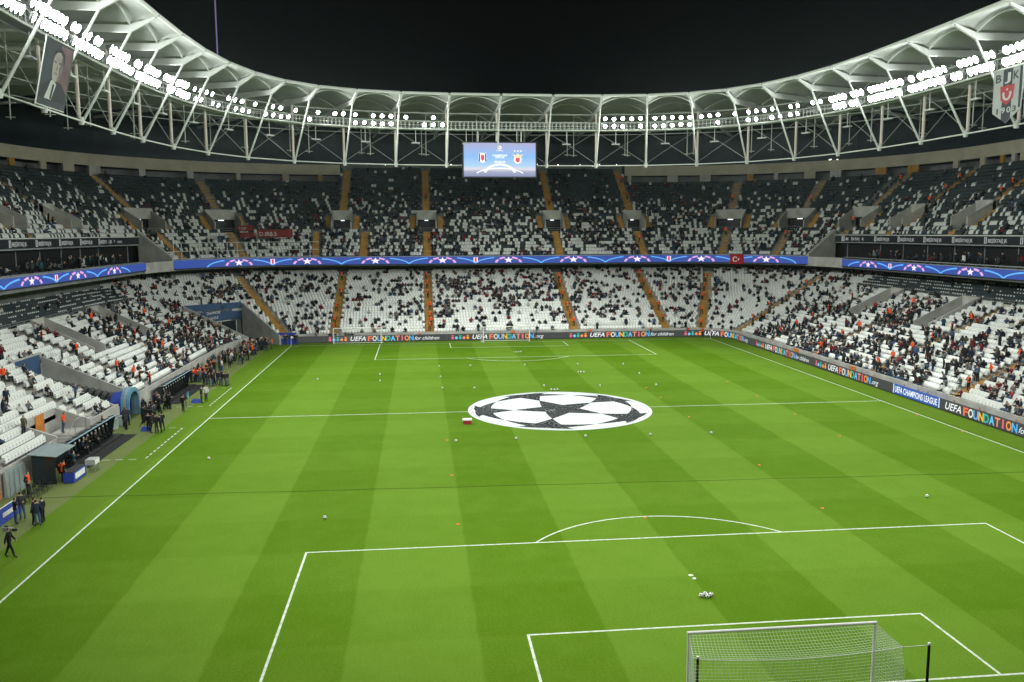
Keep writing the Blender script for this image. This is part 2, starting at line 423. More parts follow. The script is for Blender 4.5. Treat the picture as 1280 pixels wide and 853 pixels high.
# tall dark facade behind everything
for lo, hi, par in ((ULO2, 4, ST_L), (4, UTOT-4, ST_F), (UTOT-4, UHI2, ST_R)):
    band('facade', lo, hi, 46., 20., 38.3, FACADE, par, .3)
# side stands: box level
for lo, hi, par in ((ULO2, SIDE_L, ST_L), (SIDE_R, UHI2, ST_R)):
    band('box_glazing', lo, hi, 22.7, 13.0, 15.85, BLACK, par, .1)
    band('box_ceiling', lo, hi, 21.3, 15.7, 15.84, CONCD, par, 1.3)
    band('box_balustrade', lo if par is ST_L else SIDE_R+9.9, -1. if par is ST_L else hi, 15.6, 13.4, 13.5, GREY_METAL, par, .1)
    u = lo+2
    while u < hi:
        p, q = ring(u, 22.6); MB().box((p[0], p[1], 14.4), (.12, .1, 2.78), math.atan2(q[1], q[0])-PI/2).build('mullion', GREY_METAL, par); u += 6.4
# corner cheek walls between side and end stands
for sg in (0, 1):
    fx = (lambda u: u) if sg == 0 else (lambda u: UTOT-u)
    mb = MB()
    A = [R3(fx(8.4), 15.45, z) for z in (11.7, 13.75)]; B = [R3(fx(8.4), 21.6, z) for z in (11.7, 17.9)]
    A2 = [R3(fx(9.0), 15.45, z) for z in (11.7, 13.75)]; B2 = [R3(fx(9.0), 21.6, z) for z in (11.7, 17.9)]
    mb.hexa([A[0], B[0], B2[0], A2[0]], [A[1], B[1], B2[1], A2[1]])
    mb.build('corner_cheek_wall', CONC, ST_F)
    lo, hi = (-.8, 8.35) if sg == 0 else (UTOT-8.35, UTOT+.8)
    band('corner_wall', lo, hi, 15.35, 11.7, 13.3, CONC, ST_F, .2)

# upper front parapet and ribbons
def wrap(name, uz, faces, d, m, parent, lift=0.):
    V = [R3(u, d-lift, z) for u, z in uz]
    return MB().add(V, faces).build(name, m, parent)
RIB = emat('ribbon_blue', (.045, .095, .42), .72); RIBL = emat('ribbon_light', (.12, .42, .95), 1.0); RIBW = emat('ribbon_white', (.95, .78, .93), 1.05)
RIBP = emat('ribbon_pink', (.85, .42, .75), .9); RIBR = emat('ribbon_red', (.75, .1, .18), .8)
def star_pts(cx, cz, r, sx=1., rot=PI/2, inner=.42):
    return [(cx+sx*(r if k % 2 == 0 else r*inner)*math.cos(rot+k*PI/5), cz+(r if k % 2 == 0 else r*inner)*math.sin(rot+k*PI/5)) for k in range(10)]
def arc_strip(cx, cz, rx, rz, a0, a1, w0, n=14, clip=None):
    V = []; 
    for k in range(n+1):
        a = a0+(a1-a0)*k/n; t = 4*(k/n)*(1-k/n)
        for s in (-.5, .5):
            x = cx+(rx+s*w0*1.6)*math.cos(a); z = cz+(rz+s*w0)*math.sin(a)
            if clip: z = min(max(z, clip[0]), clip[1])
            V.append((x, z))
    return V, [(2*k, 2*k+1, 2*k+3, 2*k+2) for k in range(n)]
def ribbon(lo, hi, d, z0, z1, ref, label, per=12.1):
    e = empty('ribbon_display', R3((lo+hi)/2, d, z0)); MI = e.matrix_world.copy(); e.location = (0, 0, 0)
    h = z1-z0
    b = band('led_panel', lo, hi, d, z0, z1, RIB, e, .12)
    band('top_rail', lo, hi, d-.02, z1+.004, z1+.10, GREY_METAL, e, .2)
    band('bottom_rail', lo, hi, d-.02, z0-.12, z0-.004, DARK_METAL, e, .2)
    k0 = math.ceil((lo-ref+2.6)/per); k = k0; L = .03
    while ref+k*per < hi-2.5:
        c = ref+k*per
        for a0, a1 in ((.12, .62), (.78, 1.28), (PI-1.28, PI-.78), (PI-.62, PI-.12)):
            V, Fs = arc_strip(c, z0+.02, 2.3, h*.84, a0, a1, .27, 6); wrap('ball_arc', V, Fs, d, RIBP, e, L)
        sp = star_pts(c, z0+h*.46, h*.46, 1.45); wrap('star', [(c, z0+h*.46)]+sp, [(0, 1+i, 1+(i+1) % 10) for i in range(10)], d, RIBW, e, L+.01)
        for s in (-1, 1):
            V, Fs = arc_strip(c+s*.3, z0-.12, per*.5-.3, h*.98, (.06 if s > 0 else PI-.06), (1.15 if s > 0 else PI-1.15), .2, 10, (z0+.02, z1-.02)); wrap('swoosh', V, Fs, d, RIBL, e, L)
        if k % 3 == 0 and c+per*.5 < hi-1:
            cc = c+per*.5; wrap('crest', [(cc-.38, z0+.25), (cc+.38, z0+.25), (cc+.38, z1-.2), (cc-.38, z1-.2)], [(0, 1, 2, 3)], d, RIBW, e, L+.01)
            wrap('crest_stripe', [(cc-.2, z0+.3), (cc+.2, z0+.3), (cc+.2, z1-.25), (cc-.2, z1-.25)], [(0, 1, 2, 3)], d, RIBR, e, L+.02)
        k += 1
    return tag(e, label, 'led ribbon', 'blue ribbon displays round the bowl')
ribbon(8.6, UTOT-8.6, 15.3, 12.0, 13.3, UXL(-9.6), 'long blue ribbon display with star motifs across the goal-end stand', 12.0)
ribbon(ULO2+2, -.9, 15.2, 12.25, 13.3, YL(63), 'blue ribbon display with star motifs above the dugout-side lower tier', 12.0)
ribbon(UTOT+.9, UHI2-2, 15.2, 12.05, 13.1, YR(92), 'blue ribbon display with star motifs on the stand facing the dugouts', 12.0)
# club fascia
FASC = emat('fascia_black', (.012, .014, .016), .6); FASW = emat('fascia_white', (.55, .58, .56), .55)
def fascia(lo, hi, d, z0, z1, label, extra_end):
    e = empty('fascia_display'); band('led_panel', lo, hi, d, z0, z1, FASC, e, .15)
    band('top_cap', lo, hi, d-.15, z1+.003, z1+.13, STEEL, e, .4); band('bottom_cap', lo, hi, d-.05, z0-.16, z0-.003, GREY_METAL, e, .3)
    v, f, wd = text_polys('BEŞİKTAŞ JK', .62, bold=.012)
    v2, f2, w2 = text_polys('Tribünü', .62)
    u = lo+1.2
    while u+wd+1.2 < hi:
        wrap('crest', [(u, z0+.14), (u+.5, z0+.14), (u+.5, z1-.12), (u, z1-.12)], [(0, 1, 2, 3)], d, FASW, e, .03)
        wrap('crest_stripe', [(u+.17, z0+.2), (u+.33, z0+.2), (u+.33, z1-.18), (u+.17, z1-.18)], [(0, 1, 2, 3)], d, FASC, e, .04)
        wrap('lettering', [(u+.75+x, z0+.3+y) for x, y in v], f, d, FASW, e, .03)
        if extra_end and u+2*wd+1.5+w2 > hi: wrap('lettering', [(u+1.2+wd+x, z0+.3+y) for x, y in v2], f2, d, FASW, e, .03); break
        u += wd+3.1
    return tag(e, label, 'led board', 'club name fascia boards')
fascia(ULO2+1, 8.2, 21.2, 15.9, 17.0, 'black fascia board with white club lettering above the dugout-side boxes', True)
fascia(SIDE_R+.8, UHI2-1, 21.2, 15.75, 16.85, 'black fascia board with white club lettering on the stand facing the dugouts', False)

# aisle stairs
def aisle(ua, tier, i0, i1, wd, off=0., m=TAN):
    par = st_of(ua); mb = MB()
    for i in range(i0, i1):
        if tier == 'low':
            if low_hole(ua, i): continue
            d, z, ri, dp = low_d(ua, i), low_z(ua, i), .36, .8
        else: d, z, ri, dp = up_d(i), up_z(i), .6, .85
        uu = ua+off/max(.3, rscale(ua, d))
        p, q = ring(uu, d+dp/2); rz = math.atan2(q[1], q[0])-PI/2; 
        mb.box((p[0], p[1], z+.012), (wd, dp, .024), rz)
        p, q = ring(uu, d+dp*.76)
        mb.box((p[0], p[1], z+ri/4+.012), (wd, dp*.46, ri/2), rz)
        p, q = ring(uu, d-.012)
        mb.box((p[0], p[1], z-ri/4), (wd, .03, ri/2), rz)
    if mb.v: mb.build('aisle_stair', m, par)
for ua in LOW_AIS: aisle(ua, 'low', 0, low_rows(ua)-(5 if (ua < -2 or ua > UTOT+2) else 1), 1.35, 0., CONC if ua < YL(75) else TAN)
for ua in UP_AIS:
    nr = up_rows(ua); f0 = up_first(ua)
    aisle(ua, 'up', 13, nr, 1.3)
    if abs(ua-UXL(-28.2)) < .1:
        aisle(ua, 'up', 0, 8, 1.3, 4.4); aisle(ua, 'up', 0, 8, 1.1, -4.)
    else: aisle(ua, 'up', f0, 8, 1.3)
    for s in (-1, 1): aisle(ua, 'up', 8, 13, 1.0, s*(VH*rscale(ua, 24)+.75))
    # vomitory: side walls, back wall with doorway, lintel
    par = st_of(ua); v = empty('vomitory'); v.parent = par
    f = 1.
    a0, a1 = ua-VH, ua+VH
    for s, um in ((-1, a0), (1, a1)):
        mb = MB(); w_ = .2/max(.3, rscale(ua, 24))
        u1, u2 = (um, um+w_) if s < 0 else (um-w_, um)
        mb.hexa([R3(u1, up_d(8), up_z(8)-.6), R3(u1, up_d(13), up_z(8)-.6), R3(u2, up_d(13), up_z(8)-.6), R3(u2, up_d(8), up_z(8)-.6)],
                [R3(u1, up_d(8), up_z(8)+1.6), R3(u1, up_d(13), up_z(13)+.85), R3(u2, up_d(13), up_z(13)+.85), R3(u2, up_d(8), up_z(8)+1.6)])
        mb.build('side_wall', CONC, v)
    band('lintel', a0, a1, up_d(12)+.2, up_z(8)+2.05, up_z(13)+.85, CONC, v, .5)
    band('floor', a0, a1, up_d(8)+.01, up_z(8)-.62, up_z(8)-.58, CONCD, v, 4.9)
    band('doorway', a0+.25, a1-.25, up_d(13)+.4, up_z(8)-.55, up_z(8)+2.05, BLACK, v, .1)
    u = (a0+a1)/2
    wrap('guide_light', [(u-.35, up_z(8)+1.86), (u+.35, up_z(8)+1.86), (u+.35, up_z(8)+2.0), (u-.35, up_z(8)+2.0)], [(0, 1, 2, 3)], up_d(12)+.12, emat('exit_light', (.8, .9, .95), 2.), v)
    mb = MB()
    for zz in (.35, .7, 1.05): mb.tube([R3(a0, up_d(8)-.1, up_z(8)-.6+zz), R3(a1, up_d(8)-.1, up_z(8)-.6+zz)], .03, 5)
    mb.build('guard_rail', GREY_METAL, v)
# lower side vomitories: two sloping walls with a sunken floor and a doorway
for a, b, (i0, i1) in LOW_VOM:
    v = empty('vomitory'); v.parent = st_of(a); c = (a+b)/2
    for um, s in ((a, 1), (b, -1)):
        u1, u2 = sorted((um, um+s*.2)); zb = low_z(c, i0)-.36
        MB().hexa([R3(u1, low_d(c, i0), zb), R3(u1, low_d(c, i1), zb), R3(u2, low_d(c, i1), zb), R3(u2, low_d(c, i0), zb)],
                  [R3(u1, low_d(c, i0), low_z(c, i0)+.55), R3(u1, low_d(c, i1), low_z(c, i1)+.8), R3(u2, low_d(c, i1), low_z(c, i1)+.8), R3(u2, low_d(c, i0), low_z(c, i0)+.55)]).build('side_wall', CONC, v)
    band('floor', a+.2, b-.2, low_d(c, i0), zb-.02, zb, CONCD, v, .8*(i1-i0))
    band('end_wall', a+.2, b-.2, low_d(c, i1)-.1, zb+2.1, low_z(c, i1)+.8, CONC, v, .2)
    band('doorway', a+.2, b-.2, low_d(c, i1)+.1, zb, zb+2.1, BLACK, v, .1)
# railing in front of the black VIP rows
for lo, hi, par, i in ((ULO, -3, ST_L, 17), (UTOT+3, UHI, ST_R, 21)):
    dd = low_d(-20 if par is ST_L else UTOT+20, i)-.12; zz = low_z(-20 if par is ST_L else UTOT+20, i)
    band('vip_low_wall', lo, hi, dd, zz-.36, zz+.35, CONC, par, .1)
    mb = MB()
    for h in (.6, .85): mb.tube([R3(lo, dd+.05, zz+h), R3(hi, dd+.05, zz+h)], .03, 5)
    u = lo
    while u < hi: mb.tube([R3(u, dd+.05, zz+.3), R3(u, dd+.05, zz+.86)], .025, 5); u += 1.6
    mb.build('guard_rail', GREY_METAL, par)

# corner entrance with sloping cheeks and a blue sign over the gate
ce = empty('corner_entrance'); ce.parent = ST_F
for um, s in ((CORN[0], 1), (CORN[1], -1)):
    n = 12
    for k in range(1):
        u1, u2 = sorted((um, um+s*.5)); i1 = CORN[2][1]
        MB().hexa([R3(u1, d0(um)-.3, -.05), R3(u1, low_d(um, i1), -.05), R3(u2, low_d(um, i1), -.05), R3(u2, d0(um)-.3, -.05)],
                  [R3(u1, d0(um)-.3, zs(um)+.5), R3(u1, low_d(um, i1), low_z(um, i1)+.9), R3(u2, low_d(um, i1), low_z(um, i1)+.9), R3(u2, d0(um)-.3, zs(um)+.5)]).build('cheek_wall', CONC, ce)
um = (CORN[0]+CORN[1])/2; i1 = CORN[2][1]
_dd = lambda u: low_d(u, i1)
band('end_wall', CORN[0]+.5, CORN[1]-.5, 0, 0, 0, CONCD, ce, .2, dfun=lambda u: _dd(u)+.25, z0f=lambda u: 0, z1f=lambda u: low_z(u, i1)+.9)
SIGNB = mat('sign_blue', (.035, .075, .16), .5, .1, 1)
band('sign_panel', CORN[0]+.6, CORN[1]-.6, 0, 0, 0, SIGNB, ce, .15, dfun=_dd, z0f=lambda u: 3.6, z1f=lambda u: low_z(u, i1)+1.0)
v, f, wd = text_polys('CHAMPIONS', .62); sc_ = 23.5/(RB+11)
wrap('lettering', [(um-(wd/2-x)*sc_, 4.75+y) for x, y in v], f, _dd(um)-.25, WHITE, ce)
v, f, wd = text_polys('LEAGUE', .62)
wrap('lettering', [(um-(wd/2-x)*sc_, 3.95+y) for x, y in v], f, _dd(um)-.25, WHITE, ce)
mb = MB()
for k in range(4):
    u = CORN[0]+2+(CORN[1]-CORN[0]-4)*k/3; mb.tube([R3(u, _dd(u)-.1, 0), R3(u, _dd(u)-.1, 3.5)], .09, 6)
mb.tube([R3(CORN[0]+2, _dd(um)-.1, 3.5), R3(CORN[1]-2, _dd(um)-.1, 3.5)], .09, 6); mb.build('gate_frame', STEEL, ce)
band('gate_glass', CORN[0]+2, CORN[1]-2, 0, 0, 0, GLASSD, ce, .05, dfun=lambda u: _dd(u)+.02, z0f=lambda u: .05, z1f=lambda u: 3.45)
# players' tunnel slot walls
ts = empty('tunnel_slot'); ts.parent = ST_L
for um, s in ((TUN[0], 1), (TUN[1], -1)):
    u1, u2 = sorted((um, um+s*.22)); i1 = TUN[2][1]; c = um
    MB().hexa([R3(u1, d0(c)-.25, -.05), R3(u1, low_d(c, i1), -.05), R3(u2, low_d(c, i1), -.05), R3(u2, d0(c)-.25, -.05)],
              [R3(u1, d0(c)-.25, zs(c)+.15), R3(u1, low_d(c, i1), low_z(c, i1)+.3), R3(u2, low_d(c, i1), low_z(c, i1)+.3), R3(u2, d0(c)-.25, zs(c)+.15)]).build('side_wall', CONC, ts)
band('end_wall', TUN[0], TUN[1], low_d(TUN[0], 11), 0, low_z(TUN[0], 11)+.65, CONC, ts, .2)
band('blue_panel', TUN[0]+.5, TUN[1]-.5, low_d(TUN[0], 11)-.06, 2.6, low_z(TUN[0], 11)+.5, SIGNB, ts, .05)
# pitch-side stair recess
sr = empty('stair_recess'); sr.parent = ST_L
ua, ub = YL(37.8), YL(44.2); dd = d0(ua)
band('recess_wall', ua, ub, low_d(ua, 3), -.05, low_z(ua, 3)+.5, CONC, sr, .2)
for um in (ua, ub):
    u1, u2 = um-.1, um+.1
    MB().hexa([R3(u1, dd-.25, -.05), R3(u1, low_d(ua, 3), -.05), R3(u2, low_d(ua, 3), -.05), R3(u2, dd-.25, -.05)],
              [R3(u1, dd-.25, zs(ua)+.6), R3(u1, low_d(ua, 3), low_z(ua, 3)+.5), R3(u2, low_d(ua, 3), low_z(ua, 3)+.5), R3(u2, dd-.25, zs(ua)+.6)]).build('cheek_wall', CONC, sr)
for k in range(7):
    h = .2*(k+1); MB().box((-(38.5+dd+.9), 39.4+.32*k, h/2), (1.9, .32, h)).build('step', CONC, sr)
MB().box((-(38.5+dd+.9), 42.7, .7), (1.9, 2.2, 1.4)).build('landing', CONC, sr)
MB().box((-(38.5+low_d(ua, 3)-.05), 41.0, 2.35), (.06, 1.5, 1.6)).build('orange_gate', ORANGE_DOOR, sr)
mb = MB(); xr = -(38.5+dd-.1)
mb.tube([(xr, 39.2, .2), (xr, 39.2, 1.1), (xr, 41.6, 2.5), (xr, 43.8, 2.5), (xr, 43.8, 1.4)], .03, 6); mb.tube([(xr, 41.6, 2.5), (xr, 41.6, 1.4)], .03, 6)
mb.build('hand_rail', GREY_METAL, sr)
# orange gates set in the front walls
for u in (YL(27.2), YR(66.5), YR(82)):
    band('orange_gate', u-(1.3 if u < 0 else .8), u+(1.3 if u < 0 else .8), d0(u)-.31, .05, zs(u)+.36, ORANGE_DOOR, st_of(u), .06)

# ------------------------------------------------------------------ people prototypes (skin modifier)
JN = 'pelvis spine chest neck chin crown shL elL wrL haL shR elR wrR haR hipL knL anL toL hipR knR anR toR'.split()
EDG = [('pelvis', 'spine'), ('spine', 'chest'), ('chest', 'neck'), ('neck', 'chin'), ('chin', 'crown')]
for S in 'LR': EDG += [('chest', 'sh'+S), ('sh'+S, 'el'+S), ('el'+S, 'wr'+S), ('wr'+S, 'ha'+S), ('pelvis', 'hip'+S), ('hip'+S, 'kn'+S), ('kn'+S, 'an'+S), ('an'+S, 'to'+S)]
RAD = dict(pelvis=(.15, .12), spine=(.145, .11), chest=(.17, .125), neck=(.062, .065), chin=(.078, .09), crown=(.072, .085), sh=(.078, .08), el=(.056, .056), wr=(.042, .042), ha=(.042, .03), hip=(.095, .1), kn=(.07, .072), an=(.048, .052), to=(.045, .035))
def pose_stand(arms='down', stride=0., lean=0.):
    J = dict(pelvis=(0, 0, .95), spine=(0, lean*.3, 1.14), chest=(0, lean*.7, 1.34), neck=(0, lean+.01, 1.5), chin=(0, lean+.035, 1.585), crown=(0, lean+.03, 1.70))
    for S, s in (('L', -1), ('R', 1)):
        st = stride*s
        J['sh'+S] = (s*.19, lean*.8, 1.41); J['hip'+S] = (s*.095, 0, .88); J['kn'+S] = (s*.11, st*.5+.02, .50); J['an'+S] = (s*.115, st*1.0-.02, .09); J['to'+S] = (s*.125, st*1.0+.14, .04)
        if arms == 'down': J['el'+S] = (s*.25, -.02-st*.4, 1.13); J['wr'+S] = (s*.255, .05-st*.8, .89); J['ha'+S] = (s*.245, .09-st*.8, .79)
        elif arms == 'front': J['el'+S] = (s*.25, .05, 1.13); J['wr'+S] = (s*.14, .26, 1.12); J['ha'+S] = (s*.08, .33, 1.14)
        elif arms == 'hips': J['el'+S] = (s*.36, -.06, 1.17); J['wr'+S] = (s*.2, .06, 1.0); J['ha'+S] = (s*.13, .1, .96)
        elif arms == 'point': J['el'+S] = (s*.3, .12 if s > 0 else -.02, 1.25 if s > 0 else 1.13); J['wr'+S] = (s*.3, .36 if s > 0 else .05, 1.38 if s > 0 else .89); J['ha'+S] = (s*.28, .46 if s > 0 else .08, 1.42 if s > 0 else .8)
    return J
def pose_sit(lean=.05, wide=.0, arms='knees'):
    J = dict(pelvis=(0, 0, .50), spine=(0, lean*.2-.02, .68), chest=(0, lean*.6-.02, .88), neck=(0, lean, 1.03), chin=(0, lean+.035, 1.11), crown=(0, lean+.03, 1.23))
    for S, s in (('L', -1), ('R', 1)):
        J['sh'+S] = (s*.185, lean*.7-.01, .95); J['hip'+S] = (s*.1, .05, .48); J['kn'+S] = (s*(.12+wide), .43, .49); J['an'+S] = (s*(.12+wide), .43, .09); J['to'+S] = (s*(.13+wide), .58, .04)
        if arms == 'knees': J['el'+S] = (s*.25, .08, .71); J['wr'+S] = (s*.16, .3, .62); J['ha'+S] = (s*.13, .38, .60)
        else: J['el'+S] = (s*.25, .12, .74); J['wr'+S] = (s*.1, .26, .84); J['ha'+S] = (s*.05, .31, .88)
    return J
def body(J, sub):
    me = bpy.data.meshes.new('body'); idx = {k: i for i, k in enumerate(JN)}
    me.from_pydata([J[k] for k in JN], [(idx[a], idx[b]) for a, b in EDG], [])
    o = bpy.data.objects.new('body', me); col.objects.link(o)
    md = o.modifiers.new('s', 'SKIN'); md.use_smooth_shade = True
    if not me.skin_vertices: 
        bpy.context.view_layer.objects.active = o
    for k in JN:
        sv = me.skin_vertices[0].data[idx[k]]; r = RAD.get(k) or RAD[k[:-1]]; sv.radius = r; sv.use_root = (k == 'pelvis')
    if sub: m2 = o.modifiers.new('b', 'SUBSURF'); m2.levels = sub; m2.render_levels = sub
    dg = bpy.context.evaluated_depsgraph_get(); ev = o.evaluated_get(dg); em = ev.to_mesh()
    V = np.array([v.co[:] for v in em.vertices]); Fs = [tuple(p.vertices) for p in em.polygons]; ev.to_mesh_clear()
    bpy.data.objects.remove(o)
    # regions: 0 skin, 1 hair, 2 torso, 3 sleeves, 4 trousers, 5 shoes
    reg = []
    bones = [(a, b, np.array(J[a]), np.array(J[b])) for a, b in EDG]
    neckz = J['neck'][2]
    for fc in Fs:
        c = V[list(fc)].mean(0); best = None
        for a, b, A, B in bones:
            t = np.clip(np.dot(c-A, B-A)/np.dot(B-A, B-A), 0, 1); dd = np.linalg.norm(c-A-t*(B-A))
            if best is None or dd < best[0]: best = (dd, a, b, t)
        _, a, b, t = best; bb = b[:2]
        if b in ('crown', 'chin') or (b == 'neck' and t > .75):
            chin = J['chin']; back = c[1] < chin[1]-.005; top = c[2] > J['crown'][2]-(.035 if sub else .05)
            r = 1 if (top or (back and c[2] > neckz+.04)) else 0
        elif bb == 'ha': r = 0 if sub else 3
        elif bb in ('el', 'wr'): r = 3
        elif bb in ('kn', 'an'): r = 4
        elif bb == 'to': r = 5
        elif bb == 'hi' and c[2] < J['pelvis'][2]-.03: r = 4
        else: r = 2
        reg.append(r)
    return V, Fs, np.array(reg)
PROTO = {'stand': [body(pose_stand('down'), 1), body(pose_stand('front'), 1), body(pose_stand('hips'), 1), body(pose_stand('point'), 1), body(pose_stand('down', .24), 1)],
         'sit': [body(pose_sit(), 1), body(pose_sit(.16, .03), 1), body(pose_sit(-.02, .02, 'phone'), 1)],
         'stand_lo': [body(pose_stand('down'), 0), body(pose_stand('front'), 0), body(pose_stand('hips'), 0)],
         'sit_lo': [body(pose_sit(), 0), body(pose_sit(.16, .03), 0), body(pose_sit(-.02, .02, 'phone'), 0)]}
def jitter(J, k, hands=.07):
    J = {a: np.array(b, float) for a, b in J.items()}; r = np.random.default_rng(100+k)
    tw = r.uniform(-.05, .05); ln = r.uniform(-.04, .08)
    for a in J:
        if a in ('neck', 'chin', 'crown', 'chest') or a[:2] == 'sh': J[a][1] += ln*(1 if a != 'chest' else .6); J[a][0] += tw
        if a[:2] in ('el', 'wr', 'ha'): J[a] += r.uniform(-1, 1, 3)*(hands*.6, hands*1.4, hands*1.3)*(.6 if a[:2] == 'el' else 1)
        if a[:2] in ('kn', 'an', 'to'): pass
    for S in 'LR':
        o = r.uniform(-.07, .07); q = r.uniform(-.12, .12)
        for a in ('kn', 'an', 'to'): J[a+S] += np.array([o, q*(.5 if a == 'kn' else 1), 0])
    hd = r.uniform(-.04, .04); J['crown'][0] += hd; J['crown'][1] += r.uniform(-.02, .05)
    return {a: tuple(b) for a, b in J.items()}
PROTO['stand'] += [body(jitter(pose_stand(('down', 'front', 'hips', 'point', 'front', 'down')[k]), k), 1) for k in range(6)]
PROTO['sit'] += [body(jitter(pose_sit(.05+.04*k, .03), 20+k), 1) for k in range(3)]
PROTO['sit_lo'] = [body(jitter(pose_sit((.05, .14, 0, .2, .08, -.03)[k], .02, 'knees' if k % 2 else 'phone'), 40+k), 0) for k in range(6)]
PROTO['stand_lo'] = [body(jitter(pose_stand(('down', 'front', 'hips')[k]), 60+k), 0) for k in range(3)]
_pm = {}
def person_mesh(kind, var, torso, sleeve, trouser, hair=True):
    key = (kind, var, torso, sleeve, trouser)
    if key in _pm: return _pm[key]
    V, Fs, reg = PROTO[kind][var]
    me = bpy.data.meshes.new('person'); me.from_pydata(V.tolist(), [], Fs)
    for m in (SKIN, HAIR, CL[torso], CL[sleeve], CL[trouser], SHOES): me.materials.append(m)
    me.polygons.foreach_set('material_index', reg.astype(np.int32)); smooth(me); me.update(); _pm[key] = me; return me
NP = [0]
def person(x, y, z, face, kind='stand', var=0, torso='black', sleeve=None, trouser='charcoal', label=None, group=None, scale=1.):
    if var < 3: var = random.choice([v for v in range(len(PROTO[kind])) if not (kind == 'stand' and v == 4)])
    o = inst(person_mesh(kind, var, torso, sleeve or torso, trouser), 'person', None, (x, y, z), face-PI/2)
    o.scale = (scale*random.uniform(.98, 1.06),)*2+(scale*random.uniform(.96, 1.04),)
    NP[0] += 1; return tag(o, label, 'person', group)

# ------------------------------------------------------------------ bulk builder
def bulk(name, protos, items, mats, parent=None, label=None, sm=False):
    """protos: list of (V, faces(list), fmat array); items: (proto, x,y,z,rz,scale,matmap)"""
    AV = []; ALV = []; ALT = []; AM = []; off = 0
    by = {}
    for it in items: by.setdefault((it[0], it[6] if it[6] is not None else None), []).append(it)
    for (pi, mm), its in by.items():
        V, Fs, fm = protos[pi]; V = np.asarray(V, float); fm = np.asarray(fm)
        if mm is not None: fm = np.asarray(mm)[fm]
        A = np.array([(i[1], i[2], i[3], i[4], i[5]) for i in its]); n = len(A)
        c, s = np.cos(A[:, 3]), np.sin(A[:, 3])
        X = (V[None, :, 0]*c[:, None]-V[None, :, 1]*s[:, None])*A[:, 4:5]+A[:, 0:1]
        Y = (V[None, :, 0]*s[:, None]+V[None, :, 1]*c[:, None])*A[:, 4:5]+A[:, 1:2]
        Z = V[None, :, 2]*A[:, 4:5]+A[:, 2:3]
        AV.append(np.stack([X, Y, Z], 2).reshape(-1, 3))
        fl = np.concatenate([np.array(q) for q in Fs]); lt = np.array([len(q) for q in Fs])
        ALV.append((fl[None, :]+off+np.arange(n)[:, None]*len(V)).ravel()); ALT.append(np.tile(lt, n)); AM.append(np.tile(fm, n)); off += n*len(V)
    v = np.concatenate(AV); lv = np.concatenate(ALV).astype(np.int32); lt = np.concatenate(ALT).astype(np.int32); fm = np.concatenate(AM).astype(np.int32)
    me = bpy.data.meshes.new(name); me.vertices.add(len(v)); me.vertices.foreach_set('co', v.astype(np.float32).ravel())
    me.loops.add(len(lv)); me.loops.foreach_set('vertex_index', lv)
    me.polygons.add(len(lt)); me.polygons.foreach_set('loop_start', np.concatenate([[0], np.cumsum(lt)[:-1]]).astype(np.int32)); me.polygons.foreach_set('loop_total', lt)
    for m in mats: me.materials.append(m)
    me.polygons.foreach_set('material_index', fm)
    if sm: me.polygons.foreach_set('use_smooth', np.ones(len(lt), bool))
    me.update(calc_edges=True); me.validate()
    o = bpy.data.objects.new(name, me); col.objects.link(o)
    if parent is not None: o.parent = parent
    return tag(o, label, None, None, 'stuff')

# seats --------------------------------------------------------------------------------
def seat_proto(detail=False, patch=False):
    mb = MB()
    # folded-up pan (front) and backrest (behind); faces pitch = +Y
    mb.hexa([(-.235, .02, .31), (.235, .02, .31), (.235, .10, .31), (-.235, .10, .31)], [(-.23, -.04, .74), (.23, -.04, .74), (.22, .02, .77), (-.22, .02, .77)])
    mb.hexa([(-.24, -.10, .36), (.24, -.10, .36), (.24, -.05, .36), (-.24, -.05, .36)], [(-.235, -.19, .88), (.235, -.19, .88), (.235, -.13, .88), (-.235, -.13, .88)])
    if detail:
        mb.box((0, -.02, .19), (.08, .1, .38), mi=1); mb.box((0, -.03, .39), (.40, .10, .05), mi=1)
        for s in (-1, 1): mb.box((s*.235, .0, .50), (.03, .22, .04), mi=1)
    if patch: mb.box((0, -.10, .88), (.17, .10, .16), mi=2)
    return np.array(mb.v), mb.f, np.array(mb.m)
SEATS = [seat_proto(), seat_proto(patch=True)]
occ_items = []; seat_items = []; near_seats = []
white_rows = []
def occ_low(u, i, X, Y):
    if u < -3:     # dugout side
        p = .10 if Y < 60 else (.10+.36*sstep(60, 88, Y))
        if i < 5 and Y > 66: p += .12
        if 36 < Y < 51 and 1 < i < 8: p = max(p, .22)
        return p
    if u > UTOT+3:
        p = .24+.30*sstep(36, 62, Y)-.10*sstep(80, 100, Y)
        p *= 1-.45*sstep(11, 19, i)
        return p
    if u < LC: return .34
    if u > LC+US: return .36-.15*(i < 3)
    p = .20+.20*math.exp(-((X-3)/14.)**2); 
    p *= .55+.75*sstep(1, 12, i)
    return p
# clumpy noise field for crowd and seats
GN = rng.random((400, 90))
def clump(u, i, k=0):
    a = (u+200+k*37)/1.6; b = i/1.4+k*11
    x0, y0 = int(a) % 399, int(b) % 89; fx, fy = a-int(a), b-int(b)
    return (GN[x0, y0]*(1-fx)+GN[(x0+1) % 399, y0]*fx)*(1-fy)+(GN[x0, y0+1]*(1-fx)+GN[(x0+1) % 399, y0+1]*fx)*fy
dress = ['black']*15+['charcoal']*9+['navy']*5+['grey']*4+['maroon']*2+['white']*3+['olive']*2+['denim']*2+['red']+['teal']
JK = ['black', 'charcoal', 'navy', 'grey', 'maroon', 'white', 'olive', 'denim', 'orange', 'red', 'teal']
CMATS = [SKIN, HAIR, SHOES]+[CL[k] for k in JK]
def mm(j, t): return (0 if random.random() < .62 else 1, 1, 3+JK.index(j), 3+JK.index(j), 3+JK.index(t), 2)
